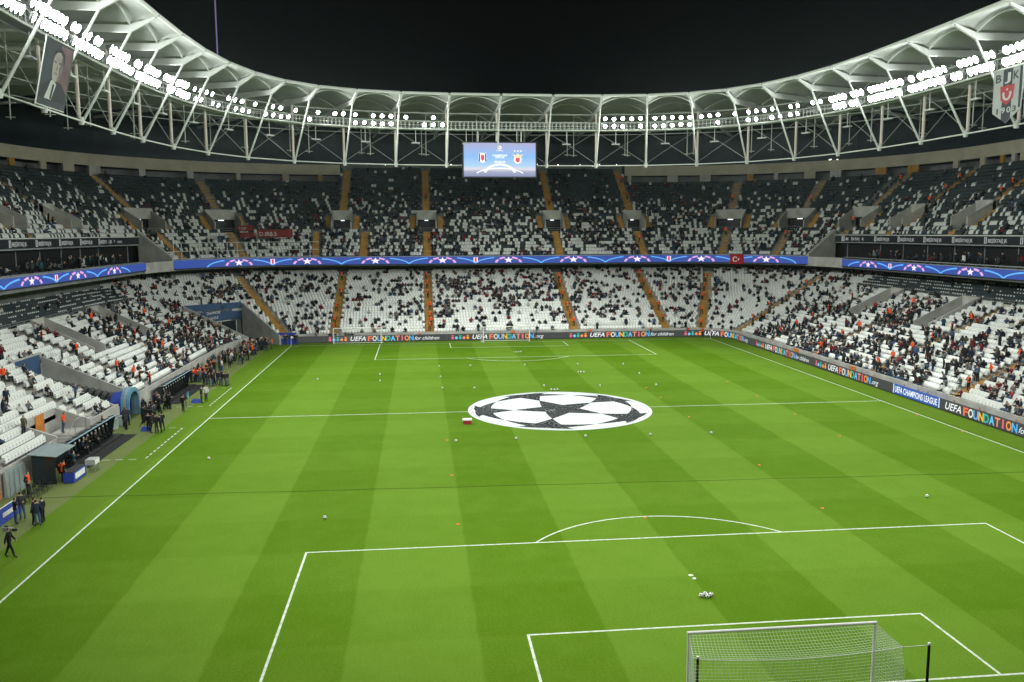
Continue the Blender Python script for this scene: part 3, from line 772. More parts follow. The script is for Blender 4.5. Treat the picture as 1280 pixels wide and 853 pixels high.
def rowsets():
    for tier, lo, hi in (('low', ULO, UHI), ('up', ULO2, UHI2)):
        imax = 26 if tier == 'low' else 29
        for i in range(imax):
            u = lo+.3
            while u < hi-.3:
                d = low_d(u, i) if tier == 'low' else up_d(i)
                sp = .5/rscale(u, d)
                nr = low_rows(u) if tier == 'low' else up_rows(u)
                fi = 0 if tier == 'low' else up_first(u)
                if fi <= i < nr: yield tier, u, i, d, sp
                u += sp
ais_l = np.array(LOW_AIS); ais_u = np.array(UP_AIS)
for tier, u, i, d, sp in rowsets():
    k = rscale(u, d)
    if tier == 'low':
        side = u < -2 or u > UTOT+2; nr = low_rows(u)
        vip = side and i >= nr-5
        if np.min(np.abs(ais_l-u))*k < .95 and not vip: continue
        if low_hole(u, i) or low_hole(u-.4/k, i) or low_hole(u+.4/k, i): continue
        z = low_z(u, i)
        if any(abs(u-(a+b)/2) < 2.4 and i == i0-1 for a, b, (i0, i1) in LOW_VOM): continue
    else:
        a = np.min(np.abs(ais_u-u)); z = up_z(i); vip = False
        if 8 <= i < 13 and (a < VH+.2 or a*k < VH*rscale(u, 24)+1.5): continue
        if a*k < .95 and not (abs(u-UXL(-28.2)) < 1.2 and i < 8): continue
        if i < 8 and (abs(u-UXL(-28.2)-4.4) < .9 or abs(u-UXL(-28.2)+4.) < .8): continue
        if u < SIDE_L and u > SIDE_L-.6 or u > SIDE_R and u < SIDE_R+.6: continue
    p, q = ring(u, d+.55); rz = math.atan2(q[1], q[0])-PI/2
    if np.linalg.norm(p) < 0: continue
    # skip what the frame cannot hold
    px, py, dz = project((p[0], p[1], z+.5))
    if dz < 1 or px < -260 or px > 1540 or py < -60 or py > 1000: continue
    # colour
    if tier == 'low':
        black = vip
        if u > UTOT and 14 < i < 20 and 0: black = True
    else:
        pw = .70 if i < 3 else (.70-.045*(i-3) if i < 13 else max(.03, .24-.03*(i-13)))
        if is_side(u): pw = .62 if i < 9 else max(.025, .42-.036*(i-9))
        if u > UTOT-LC*.5: pw *= .8
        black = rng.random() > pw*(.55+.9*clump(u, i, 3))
    # people
    if tier == 'low': po = 0 if vip else occ_low(u, i, p[0], p[1])
    else:
        po = .34*(1-.75*sstep(9, 20, i)) if not is_side(u) else .16*(1-.8*sstep(10, 18, i))
        if UXL(-20) < u < UXL(20): po *= 1.25
        if u < LC*.75: po *= .45
    if vip: po = .02
    cl = .55*clump(u, i)+.45*clump(u*.33, i*.4, 5); po *= (.30+1.45*sstep(.32, .70, cl)*(.9 if tier == 'low' else 1.))*.84
    taken = rng.random() < po
    if taken: occ_items.append((tier, u, i, p[0], p[1], z, rz, px, py, dz))
    seat_items.append((1 if vip and clump(u*1.7, i*3, 2) > .42 else 0, p[0], p[1], z, rz, 1., black, px, py, dz, taken))
print('seats', len(seat_items), 'people', len(occ_items))
# 300 largest empty white seats as individuals
cand = [k for k, s in enumerate(seat_items) if not s[6] and not s[10] and 0 < s[7] < 1280 and 0 < s[8] < 853]
cand.sort(key=lambda k: seat_items[k][9]); own = set(cand[:300])
SV = seat_proto(True); sm_ = MB(); sm_.v = SV[0].tolist(); sm_.f = SV[1]; sm_.m = SV[2].tolist()
sme = sm_.mesh('stadium_seat', [SEATW, GREY_METAL])
for k in own:
    s = seat_items[k]; o = inst(sme, 'stadium_seat', None, (s[1], s[2], s[3]), s[4])
    tag(o, 'empty white folded seat in the lower tier behind the dugouts', 'seat', 'white seats behind the dugouts')
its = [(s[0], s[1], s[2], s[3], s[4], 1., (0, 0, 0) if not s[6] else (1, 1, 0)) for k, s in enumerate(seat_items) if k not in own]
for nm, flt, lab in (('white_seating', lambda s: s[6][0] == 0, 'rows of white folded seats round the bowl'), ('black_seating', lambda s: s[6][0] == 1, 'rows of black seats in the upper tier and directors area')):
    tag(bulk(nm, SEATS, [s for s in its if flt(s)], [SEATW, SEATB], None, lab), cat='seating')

# spectators: the nearest as individuals, the rest one crowd
occ_items.sort(key=lambda s: s[9]); inview = [s for s in occ_items if 0 < s[7] < 1280 and 0 < s[8] < 853]
N_IND = 66; indset = set(id(s) for s in inview[:N_IND])
crowd = []
DESC = {'black': 'black jacket', 'charcoal': 'charcoal jacket', 'navy': 'navy jacket', 'grey': 'grey jacket', 'maroon': 'maroon jacket', 'white': 'white top', 'olive': 'olive jacket', 'denim': 'blue jacket', 'red': 'red jacket', 'teal': 'teal jacket'}
for s in occ_items:
    tier, u, i, x, y, z, rz = s[:7]; q = ring(u, 5)[1]
    r = rng.random(); st = r < .10
    x2, y2 = x+q[0]*(.02 if not st else .22), y+q[1]*(.02 if not st else .22)
    jk = random.choice(dress); tr = random.choice(['black', 'charcoal', 'navy', 'denim']); rr = rz+random.uniform(-.6, .6)
    if id(s) in indset:
        where = 'behind the dugouts' if u < 4 else ('facing the dugouts' if u > UTOT-4 else 'behind the goal')
        what = 'standing' if st else 'seated'
        person(x2, y2, z, rr+PI/2, 'stand' if st else 'sit', random.randrange(3), jk, None, tr,
               '%s spectator in a %s in the lower tier %s' % (what, DESC[jk], where) if tier == 'low' else '%s spectator in a %s in the upper tier %s' % (what, DESC[jk], where),
               '%s spectators %s' % (what, where))
    else: crowd.append((random.randrange(6) if not st else 6+random.randrange(3), x2+random.uniform(-.08, .08), y2+random.uniform(-.08, .08), z+random.uniform(-.05, .04), rr, random.uniform(.90, 1.08), mm(jk, tr)))
for k in range(150):          # people on the box-level balconies
    u = random.choice((random.uniform(ULO2+3, -2), random.uniform(UTOT+2, UHI2-3))); d = random.uniform(16.2, 21.5); p, q = ring(u, d); st = random.random() < .5
    crowd.append((6+random.randrange(3) if st else random.randrange(6), p[0], p[1], 13.0, math.atan2(q[1], q[0])-PI/2+random.uniform(-.6, .6), random.uniform(.93, 1.06), mm(random.choice(dress), 'black')))
for k in range(16):           # staff moving about between the dugouts
    crowd.append((6+random.randrange(3), -41.0+random.uniform(0, 2.4), random.uniform(48.5, 60), 0, random.uniform(-3, 3), random.uniform(.93, 1.05), mm(random.choice(['black', 'black', 'charcoal', 'navy']), 'black')))
for k in range(55):           # the press crowd along the wall past the far dugout
    y = random.uniform(73, 104); x = -41.2+random.uniform(0, 2.4) if y < 95 else -40.2+random.uniform(0, 3)
    crowd.append((6+random.randrange(3), x, y, 0, -PI/2+random.uniform(-1, 1), random.uniform(.93, 1.06), mm(random.choice(dress+['white', 'grey', 'denim', 'orange', 'orange', 'orange']), random.choice(['black', 'denim', 'charcoal']))))
tag(bulk('crowd', PROTO['sit_lo']+PROTO['stand_lo'], crowd, CMATS, None, 'crowd of darkly dressed spectators scattered through the seats', True), cat='crowd')

# stewards in orange bibs on the aisles
def steward(x, y, z, face, where, k=0): return person(x, y, z, face, 'stand', k % 3, 'orange', random.choice(['orange', 'black']), 'black', 'steward in an orange bib standing '+where, 'stewards '+where)
def stew_aisle(ua, tier, rows, where):
    for i in rows:
        d, z = (low_d(ua, i), low_z(ua, i)) if tier == 'low' else (up_d(i), up_z(i))
        uu = ua+random.uniform(-.4, .4)/max(.3, rscale(ua, d)); p, q = ring(uu, d+.3); steward(p[0], p[1], z+.03, math.atan2(q[1], q[0])+random.uniform(-.5, .5), where, random.randrange(3))
for X, rows in ((-27.8, (1, 4, 9, 15, 22)), (-12.3, (1, 3, 5, 9, 14, 18, 22)), (12., (2, 5, 8, 13, 18, 21)), (27.8, (3, 8, 13, 18, 22))):
    stew_aisle(UXL(X), 'low', rows, 'on a tan aisle behind the goal')
    p = ring(UXL(X), 1)[0]
stew_aisle(TR(68), 'low', (1, 6, 12, 16, 20), 'on a tan aisle at the corner by the flag')
stew_aisle(TR(22), 'low', (4, 9, 14, 19), 'on a tan aisle at the corner by the flag')
for Y, rows in ((92, (2, 5, 8, 11, 16)), (78, (1, 2, 5, 8, 13, 17)), (63, (1, 3, 6, 9, 12, 15)), (48, (2, 5, 9, 12, 15)), (33, (6, 10))): stew_aisle(YR(Y), 'low', rows, 'among the seats facing the dugouts')
for Y, rows in ((92, (1, 3, 5, 8, 12)), (78, (1, 2, 4, 5, 8, 10, 14)), (62, (0, 1, 2, 4, 9, 13)), (46.5, (9, 13)), (30, (9,))): stew_aisle(YL(Y), 'low', rows, 'among the seats behind the dugouts')
for ua, rows in ((UXL(-12.3), (4, 18)), (UXL(12.2), (16,)), (UXL(28.2), (4, 18, 24)), (TR(62), (6, 17)), (TR(40), (5, 16)), (TR(18), (9, 21)), (YR(99), (14, 17, 20)), (YR(83), (15, 17))): stew_aisle(ua, 'up', rows, 'in the upper tier on an aisle')
for Y in (29, 33, 38, 42, 46, 50, 52, 54.5, 61, 66, 71, 77, 84):        # heads behind the boards
    person(38.0, Y+random.uniform(-.6, .6), 0, 0+PI, 'sit', random.randrange(3), 'orange', 'black', 'black', 'steward in an orange bib sitting behind the side advertising boards', 'stewards behind the side boards')
for x, y in ((-29.5, 108.9), (-14.0, 108.8), (-11.0, 108.9), (1.5, 108.7), (14.5, 108.8), (25, 108.8), (31.2, 108.2), (33.4, 107.4), (34.6, 106.4)):
    steward(x, y, 0, PI/2 if x < 20 else 2.2, 'behind the goal-line boards')

# ------------------------------------------------------------------ roof
RA, RBB, RN, RX, RY = 46.4, 56.5, 3.2, .8, 52.5
def sup(t):
    c, s = math.cos(t), math.sin(t)
    return np.array([RX+RA*math.copysign(abs(c)**(2/RN), c), RY+RBB*math.copysign(abs(s)**(2/RN), s)])
ts_ = np.linspace(PI/2-PI*.98, PI/2+PI*.98, 6001); PP = np.array([sup(t) for t in ts_]); SS = np.concatenate([[0], np.cumsum(np.linalg.norm(np.diff(PP, axis=0), axis=1))])
s_mid = np.interp(0, -PP[2500:3500, 0]-1.0, SS[2500:3500])        # arc position where X = -1
BAY = 8.1
def rp(s, off=0.):
    """point on the ring at arc s, pushed inward by off; inward normal"""
    p = np.array([np.interp(s, SS, PP[:, 0]), np.interp(s, SS, PP[:, 1])])
    a = np.array([np.interp(s-1.5, SS, PP[:, 0]), np.interp(s-1.5, SS, PP[:, 1])]); b = np.array([np.interp(s+1.5, SS, PP[:, 0]), np.interp(s+1.5, SS, PP[:, 1])])
    t = (b-a)/np.linalg.norm(b-a); n = np.array([-t[1], t[0]])      # ring runs from +X over far end to -X: inward is to its left-hand side
    return p+n*off, n
def r3(s, off, z): p, _ = rp(s, off); return (p[0], p[1], z)
roof = tag(empty('stadium_roof'), 'white membrane ring roof on steel struts and masts above the stands', 'roof')
ZL, ZT, ZE, ZB = 28.3, 36.6, 37.85, 36.0
O_T, O_E, O_B = 5.0, 7.3, -34.
nodes = [s_mid+k*BAY for k in range(-15, 16)]
nodes = [s for s in nodes if rp(s)[0][1] > 22]
def beam_z(off):            # underside profile of the radial beam
    if off >= O_T: return ZT+(off-O_T)/(O_E-O_T)*(ZE-ZT)
    return ZT+(ZB-ZT)*((O_T-off)/(O_T-O_B))
for s in nodes:
    q, nrm = rp(s)
    mb = MB(); tang = np.array([-nrm[1], nrm[0]])
    offs = [O_E, O_T, 0, -12, -24, O_B]; hh = [.2, .65, .75, .7, .5, .35]; wd = .16
    V = []
    for o_, h_ in zip(offs, hh):
        p, _ = rp(s, o_); z = beam_z(o_)
        for sx, sz in ((-1, 0), (1, 0), (1, 1), (-1, 1)): V.append((p[0]+tang[0]*wd*sx, p[1]+tang[1]*wd*sx, z+h_*sz))
    Fs = [(3, 2, 1, 0), tuple(20+j for j in range(4))]
    for k in range(5):
        for j in range(4): Fs.append((4*k+j, 4*k+(j+1) % 4, 4*k+4+(j+1) % 4, 4*k+4+j))
    mb.add(V, Fs).build('radial_beam', STEEL, roof)
    MB().tube([r3(s, 0.15, ZL+.1), r3(s, O_T, ZT+.1)], [.13, .115], 10).build('strut', STEEL, roof)
    MB().tube([r3(s, -.25, ZL+.1), r3(s, -.25, beam_z(-.25)+.1)], .18, 10).build('mast', MASTM, roof)
    mb = MB(); p, _ = rp(s, -.05); mb.tube([(p[0], p[1], ZL-.35), (p[0], p[1], ZL+.35)], [.24, .32], 10); mb.build('cable_node', STEEL, roof)
    mb = MB()
    for o_ in (-9., -19.):          # hanging service posts further back
        p, _ = rp(s+2.6, o_); zz = beam_z(o_); lo = 30.5 if o_ == -9 else 31.5
        mb = MB(); mb.tube([(p[0], p[1], lo), (p[0], p[1], zz+1.2)], .075, 6); mb.box((p[0], p[1], lo+.25), (1.1, .12, .1)); mb.build('hanger_post', STEEL, roof)
for s0, s1 in zip(nodes[:-1], nodes[1:]):
    # membrane bay
    NU, NO = 8, [O_E+.15, O_E-1.0, O_T, 2., -2., -8, -16, -25, O_B]; V = []
    for k in range(NU+1):
        t = k/NU; A = t*(s1-s0)+s0
        for o_ in NO:
            a, _ = rp(s0, o_); b, _ = rp(s1, o_); p = a*(1-t)+b*t
            arch = 1.6*4*t*(1-t)*(0 if o_ > O_E else min(1, (O_E-o_)/2.2)); base = beam_z(min(o_, O_E))+(.95 if o_ <= O_T else .95*(1-(o_-O_T)/(O_E-O_T))+.55*(o_-O_T)/(O_E-O_T))
            if o_ > O_E-1.5: arch = arch*.12; base = max(base, ZE+.35)
            elif o_ > O_T-.1: arch = arch*.72
            V.append((p[0], p[1], base+arch))
    m_ = len(NO); Fs = [(k*m_+j, k*m_+j+1, (k+1)*m_+j+1, (k+1)*m_+j) for k in range(NU) for j in range(m_-1)]
    o = MB().add(V, Fs).build('roof_panel', MEMB, roof); smooth(o.data)
    # arch ribs and edge tube
    for o_, r_ in ((O_T, .09), (-4., .075), (-14., .075)):
        pts = []
        for k in range(11):
            t = k/10; a, _ = rp(s0, o_); b, _ = rp(s1, o_); p = a*(1-t)+b*t; pts.append((p[0], p[1], beam_z(o_)+.6+(1.15 if o_ == O_T else 1.62)*4*t*(1-t)))
        MB().tube(pts, r_, 7).build('arch_rib', STEEL, roof)
    MB().tube([r3(s0+.22, O_E+.2, ZE+.42), r3(s1-.22, O_E+.2, ZE+.42)], .2, 8).build('edge_tube', STEEL, roof)
    MB().tube([r3(s0, -2.2, beam_z(-2)+.2), r3(s1, -2.2, beam_z(-2)+.2)], .09, 7).build('purlin', STEEL, roof)
    for o_ in (-10., -18, -27): MB().tube([r3(s0, o_, beam_z(o_)+.1), r3(s1, o_, beam_z(o_)+.1)], .07, 6).build('purlin', STEEL, roof)
    # ring cables and cross bracing
    MB().tube([r3(s0, 0, ZL), r3(s1, 0, ZL)], .085, 7).build('ring_cable', STEEL, roof)
    MB().tube([r3(s0, -.2, ZL+.3), r3((s0+s1)/2, -.2, ZL+3.), r3(s1, -.2, ZL+5.4)], .035, 5).build('bracing_cable', GREY_METAL, roof)
    MB().tube([r3(s1, -.3, ZL+.3), r3((s0+s1)/2, -.3, ZL+3.), r3(s0, -.3, ZL+5.4)], .035, 5).build('bracing_cable', GREY_METAL, roof)
    # catwalk
    cw = empty('catwalk'); cw.parent = roof; ZC = 33.7
    for nm, o1, z1, r_ in (('chord', 1.9, ZC, .11), ('chord', .5, ZC, .08), ('handrail', 2.0, ZC+1.15, .05), ('handrail', 2.0, ZC+.6, .035), ('handrail', .5, ZC+1.15, .045)):
        MB().tube([r3(s0, o1, z1), r3(s1, o1, z1)], r_, 6).build(nm, STEEL, cw)
    mb = MB(); n = 12
    for k in range(n+1):
        ss = s0+(s1-s0)*k/n; t = k/n
        a, _ = rp(s0, 2.); b, _ = rp(s1, 2.); p = a*(1-t)+b*t; mb.tube([(p[0], p[1], ZC), (p[0], p[1], ZC+1.15)], .04, 4)
        a, _ = rp(s0, .5); b, _ = rp(s1, .5); p = a*(1-t)+b*t; mb.tube([(p[0], p[1], ZC), (p[0], p[1], ZC+1.15)], .035, 4)
    mb.build('rail_posts', STEEL, cw)
    V = [r3(s0, 1.9, ZC+.05), r3(s1, 1.9, ZC+.05), r3(s1, .5, ZC+.05), r3(s0, .5, ZC+.05)]; MB().poly(V).build('grating', GREY_METAL, cw)
    # hung loudspeaker panel
    sm2 = s0+(s1-s0)*.62; p, nr = rp(sm2, 1.2)
    sp_ = empty('loudspeaker', (p[0], p[1], 31.6), math.atan2(nr[1], nr[0])-PI/2)
    MB().box((0, 0, 0), (1.3, .5, .16)).build('cabinet', STEEL, sp_); MB().box((0, .256, 0), (1.2, .012, .1)).build('grille', GREY_METAL, sp_)
    MB().tube([(0, 0, .08), (0, 0, 2.0)], .05, 6).build('hanger', STEEL, sp_)
    side = 'over the dugout stand' if p[0] < -38 else ('over the stand facing the dugouts' if p[0] > 38 else 'over the goal-end stand')
    tag(sp_, 'flat pale loudspeaker hung under the catwalk '+side, 'loudspeaker', 'loudspeakers hung '+side)

# floodlights on the catwalk
LENS = emat('floodlight_lens', (.93, 1., .96), 44.); HOUS = mat('floodlight_housing', (.25, .26, .26), .5, metal=.2)
hm = MB(); n = 12
rs = [(.34, .0), (.36, -.06), (.30, -.22), (.16, -.34), (.10, -.46)]
V = [(r*math.cos(2*PI*k/n), y, r*math.sin(2*PI*k/n)) for r, y in rs for k in range(n)]
hm.add(V, [(j*n+k, j*n+(k+1) % n, (j+1)*n+(k+1) % n, (j+1)*n+k) for j in range(4) for k in range(n)]+[tuple(4*n+k for k in range(n))])
hme = smooth(hm.mesh('housing', HOUS))
lm = MB(); lm.poly([(.33*math.cos(2*PI*k/n), -.005, .33*math.sin(2*PI*k/n)) for k in range(n)][::-1]); lme = lm.mesh('lens', LENS)
bm_ = MB(); bm_.box((-.38, -.12, 0), (.04, .08, .5)); bm_.box((.38, -.12, 0), (.04, .08, .5)); bm_.box((0, -.12, -.27), (.8, .08, .04)); bme = bm_.mesh('bracket', HOUS)
ld = bpy.data.lights.new('flood', 'SPOT'); ld.energy = LAMP_POWER; ld.spot_size = math.radians(165); ld.spot_blend = 1.; ld.shadow_soft_size = 1.6; ld.color = (.95, 1., .93)
bays = []
for kb, (s0, s1) in enumerate(zip(nodes[:-1], nodes[1:])):
    pm_, _ = rp((s0+s1)/2)
    if -13 < pm_[0] < 17 and pm_[1] > 90: continue
    bays.append((s0, s1, pm_))
for kb, (s0, s1, pm_) in enumerate(bays):
    for row in range(2):
        nc = 5 if pm_[1] > 85 else 8
        for c in range(nc):
            if random.random() < (.24 if pm_[1] > 85 else .10): continue
            t = .1+.8*(c+.15*(kb % 2))/(nc-.6); a, _ = rp(s0, 2.45); b, _ = rp(s1, 2.45); p = a*(1-t)+b*t; _, nr = rp(s0*(1-t)+s1*t)
            z = 34.25+row*1.15+random.uniform(-.06, .06)
            e = empty('floodlight', (p[0], p[1], z)); yaw = math.atan2(nr[1], nr[0])-PI/2+random.uniform(-.25, .25)
            e.rotation_euler = (-math.radians(random.uniform(24, 34)), 0, yaw)
            e.scale = (1.25,)*3 if pm_[1] < 85 else (.85,)*3  # side-bay lamps enlarged so their discs imitate a band of glare
            for nm, me in (('housing', hme), ('lens', lme), ('bracket', bme)): inst(me, nm, e)
            where = 'above the dugout stand' if pm_[0] < -38 else ('above the stand facing the dugouts' if pm_[0] > 38 else 'above the goal-end stand')
            tag(e, 'bright round floodlight on the roof catwalk '+where, 'floodlight', 'floodlights '+where)
    lo = bpy.data.objects.new('flood_beam', ld); col.objects.link(lo); p, nr = rp((s0+s1)/2, 3.1)
    lo.location = (p[0], p[1], 34.8); tgt = Vector((p[0]*-.5, 52.5+(p[1]-52.5)*.2, 0)); lo.rotation_euler = (tgt-lo.location).to_track_quat('-Z', 'Y').to_euler()
# lamps along the near half of the ring, behind the viewer's end of the ground
for s in [s_mid+k*BAY*1.0 for k in (-16.5, -17.5, -18.5, -19.5, -20.5, 16.5, 17.5, 18.5, 19.5, 20.5)]:
    lo = bpy.data.objects.new('flood_beam', ld); col.objects.link(lo); p, nr = rp(s, 3.1)
    lo.location = (p[0], p[1], 34.8); tgt = Vector((p[0]*-.3, 45, 0)); lo.rotation_euler = (tgt-lo.location).to_track_quat('-Z', 'Y').to_euler()
    p2, _ = rp(s, 2.45); e = empty('floodlight', (p2[0], p2[1], 34.6)); e.rotation_euler = (-math.radians(28), 0, math.atan2(nr[1], nr[0])-PI/2)
    for nm, me in (('housing', hme), ('lens', lme), ('bracket', bme)): inst(me, nm, e)
    tag(e, 'bright round floodlight over the near goal end of the ring', 'floodlight', 'floodlights over the near goal end')

# ------------------------------------------------------------------ video screen
ys = 107.6; a = at_y(579.5, 178.5, ys); b = at_y(669.5, 221, ys); W_, H_ = b[0]-a[0], a[2]-b[2]
scr = empty('video_screen', ((a[0]+b[0])/2, ys, b[2]))
MB().box((0, .35, H_/2), (W_+.5, .5, H_+.4)).build('casing', DARK_METAL, scr)
SCR = bpy.data.materials.new('screen_image'); SCR.use_nodes = True; _n = SCR.node_tree.nodes; _l = SCR.node_tree.links; _b = _n['Principled BSDF']
_tc = _n.new('ShaderNodeTexCoord'); _sx = _n.new('ShaderNodeSeparateXYZ'); _l.new(_tc.outputs['Generated'], _sx.inputs[0])
_rp = _n.new('ShaderNodeValToRGB'); el = _rp.color_ramp.elements; el[0].position = 0; el[0].color = (.22, .26, .46, 1); el[1].position = 1; el[1].color = (.42, .42, .68, 1)
for ps, c in ((.14, (.35, .38, .55)), (.22, (.75, .74, .82)), (.32, (.42, .66, .92)), (.6, (.24, .52, .95))): e_ = el.new(ps); e_.color = (*c, 1)
_l.new(_sx.outputs['Z'], _rp.inputs['Fac']); _l.new(_rp.outputs['Color'], _b.inputs['Emission Color']); _b.inputs['Emission Strength'].default_value = .95; _b.inputs['Base Color'].default_value = (.02, .02, .02, 1)
MB().box((0, .06, H_/2), (W_, .06, H_)).build('display', SCR, scr)
SW = emat('screen_white', (.92, .93, 1.), 1.05); SRD = emat('screen_red', (.75, .08, .12), .9); SBK = emat('screen_black', (.03, .03, .05), .6)
def on_scr(name, pts, m, y=.02, faces=None):
    V = [(x, y, z) for x, z in pts]; mb = MB(); mb.add(V, faces or [tuple(range(len(V)))]); return mb.build(name, m, scr)
def shield(cx, cz, w2, h2): return [(cx-w2, cz+h2), (cx+w2, cz+h2), (cx+w2, cz-h2*.3), (cx+w2*.6, cz-h2*.75), (cx, cz-h2), (cx-w2*.6, cz-h2*.75), (cx-w2, cz-h2*.3)]
cz = H_*.55
on_scr('crest', shield(-W_*.24, cz, W_*.055, H_*.15), SW)
for k in (-1, 1): on_scr('crest_stripe', [(-W_*.24+k*W_*.043-.09, cz-.5), (-W_*.24+k*W_*.043+.09, cz-.5), (-W_*.24+k*W_*.043+.09, cz+.75), (-W_*.24+k*W_*.043-.09, cz+.75)], SBK, .01)
on_scr('crest_centre', shield(-W_*.24, cz, W_*.024, H_*.09), SRD, .0)
on_scr('crest', [(W_*.25+W_*.056*math.cos(t*PI/8), cz-.25+W_*.056*math.sin(t*PI/8)) for t in range(16)], SW)
on_scr('crest_shield', shield(W_*.25, cz-.3, W_*.03, H_*.075), SRD, .01)
on_scr('eagle', [(W_*.25-.95, cz+.62), (W_*.25-.3, cz+.42), (W_*.25, cz+.75), (W_*.25+.3, cz+.42), (W_*.25+.95, cz+.62), (W_*.25+.4, cz+.12), (W_*.25, cz+.0), (W_*.25-.4, cz+.12)], emat('screen_gold', (.95, .7, .4), 1.), .0)
for k in (-1, 0, 1): on_scr('crest_star', star_pts(W_*.25+k*.5, cz+1.12, .2), SW, .01, [(0, 1, 2, 3, 4, 5, 6, 7, 8, 9)])
for txt, sz, zz in (('CHAMPIONS', .42, .60), ('LEAGUE', .42, .545), ('00:00:44', .5, .40)):
    v, f, wd = text_polys(txt, sz, bold=.01); on_scr('lettering', [(x-wd/2, H_*zz+y) for x, y in v], SW, .0, f)
on_scr('ball_emblem', [(.3*math.cos(t*PI/6), H_*.86+.3*math.sin(t*PI/6)) for t in range(12)], SW)
on_scr('ball_star', star_pts(0, H_*.86, .2), SRD, .0); on_scr('emblem_bar', [(-.55, H_*.76), (.55, H_*.76), (.55, H_*.775), (-.55, H_*.775)], SW)
Vv, Ff = arc_strip(0, H_*.02, W_*.22, H_*.34, .3, PI-.3, .28, 12); on_scr('pitch_glow', Vv, SW, .01, Ff)
Vv, Ff = arc_strip(0, -H_*.02, W_*.36, H_*.27, .45, PI-.45, .14, 12, (.05, H_)); on_scr('pitch_glow', Vv, SW, .008, Ff)
for s in (-1, 1): MB().tube([(s*W_*.3, .3, H_+.2), (s*W_*.3, .3, 33.7-b[2])], .1, 6).build('hanger', STEEL, scr)
tag(scr, 'large video screen with two club crests hung below the roof ring', 'screen')

# ------------------------------------------------------------------ hanging banners
def to_plane(name, e, m, pts, y, faces=None): mb = MB(); mb.add([(x, y, z) for x, z in pts], faces or [tuple(range(len(pts)))]); return mb.build(name, m, e)
# portrait banner at the dugout side, hung between struts (x: along, z: up)
def hang(px0, px1, off):
    pass
BN_D = mat('banner_dark', (.035, .045, .055), .7, .3, .3); BN_R = mat('banner_rose', (.13, .075, .085), .7, .4, .5); BN_F = mat('banner_face', (.30, .27, .25), .7, .25, 1.2); BN_S = mat('banner_shade', (.13, .11, .105), .7, .3, 1.2); BN_W = mat('banner_pale', (.45, .47, .46), .7, .1, .6); BN_K = mat('banner_black', (.02, .025, .03), .7)
def banner_frame(pTL, pTR, zt, zb):
    d = np.array(pTR[:2])-np.array(pTL[:2]); L = np.linalg.norm(d); e = empty('hanging_banner', (pTL[0], pTL[1], zb), math.atan2(d[1], d[0])); return e, L, zt-zb
i0 = min(range(len(nodes)), key=lambda k: np.linalg.norm(rp(nodes[k])[0]-np.array([-45.5, 44.])))
A = at_x(45, 129, -43.2); B = at_x(80, 140, -43.2); Tz = at_x(64, 50, -45.6)[2]
zb_ = at_x(62, 134, -43.2)[2]; zt_ = at_x(75, 53, -42.6)[2]; e, L, H = banner_frame((-43.2, A[1]), (-43.2, B[1]), zt_, zb_)
zt_ = at_x(75, 53, -42.0)[2]; H = math.hypot(zt_-zb_, 1.2); e.rotation_euler.x = math.atan2(1.2, zt_-zb_)
MB().box((L/2, .03, H/2), (L, .03, H)).build('cloth', BN_D, e)
to_plane('side_tone', e, BN_R, [(L*.62, H*.3), (L*.97, H*.26), (L*.97, H*.97), (L*.55, H*.97)], .010)
to_plane('shoulders', e, BN_K, [(L*.03, H*.1), (L*.97, H*.1), (L*.95, H*.26), (L*.72, H*.40), (L*.34, H*.42), (L*.08, H*.28)], .004)
to_plane('shirt', e, BN_W, [(L*.22, H*.11), (L*.46, H*.11), (L*.56, H*.36), (L*.46, H*.41), (L*.36, H*.40), (L*.30, H*.26)], .0)
to_plane('tie', e, BN_K, [(L*.40, H*.12), (L*.46, H*.12), (L*.50, H*.34), (L*.46, H*.36), (L*.43, H*.34)], -.002)
to_plane('face', e, BN_F, [(L*(.50+x), H*y) for x, y in ((-.10, .40), (.06, .40), (.15, .46), (.19, .56), (.20, .68), (.16, .80), (.05, .86), (-.08, .84), (-.15, .76), (-.17, .64), (-.15, .50))], -.004)
to_plane('cheek_shadow', e, BN_S, [(L*(.50+x), H*y) for x, y in ((.02, .40), (.06, .40), (.15, .46), (.19, .56), (.20, .68), (.16, .80), (.12, .80), (.10, .66), (.06, .60), (.08, .52))], -.006)
to_plane('hair', e, BN_K, [(L*(.50+x), H*y) for x, y in ((.20, .66), (.23, .74), (.19, .85), (.06, .91), (-.09, .89), (-.16, .82), (-.17, .72), (-.13, .79), (-.06, .84), (.05, .855), (.14, .80))], -.008)
for x in (-.09, .07): to_plane('eye', e, BN_S, [(L*(.50+x-.045), H*.675), (L*(.50+x+.045), H*.675), (L*(.50+x+.05), H*.70), (L*(.50+x-.05), H*.705)], -.008)
to_plane('nose', e, BN_S, [(L*.49, H*.67), (L*.52, H*.58), (L*.47, H*.575)], -.008)
to_plane('mouth', e, BN_S, [(L*.43, H*.515), (L*.54, H*.51), (L*.54, H*.525), (L*.43, H*.53)], -.008)
MB().tube([(0, .03, H+.05), (L, .03, H+.05)], .06, 6).build('top_bar', STEEL, e); MB().tube([(0, .03, -.05), (L, .03, -.05)], .05, 6).build('bottom_bar', STEEL, e)
MB().tube([(-.04, .03, -.1), (-.04, .03, H+.1)], .05, 6).build('side_bar', STEEL, e)
tag(e, 'tall hanging banner with a portrait of a man in a white shirt', 'banner')
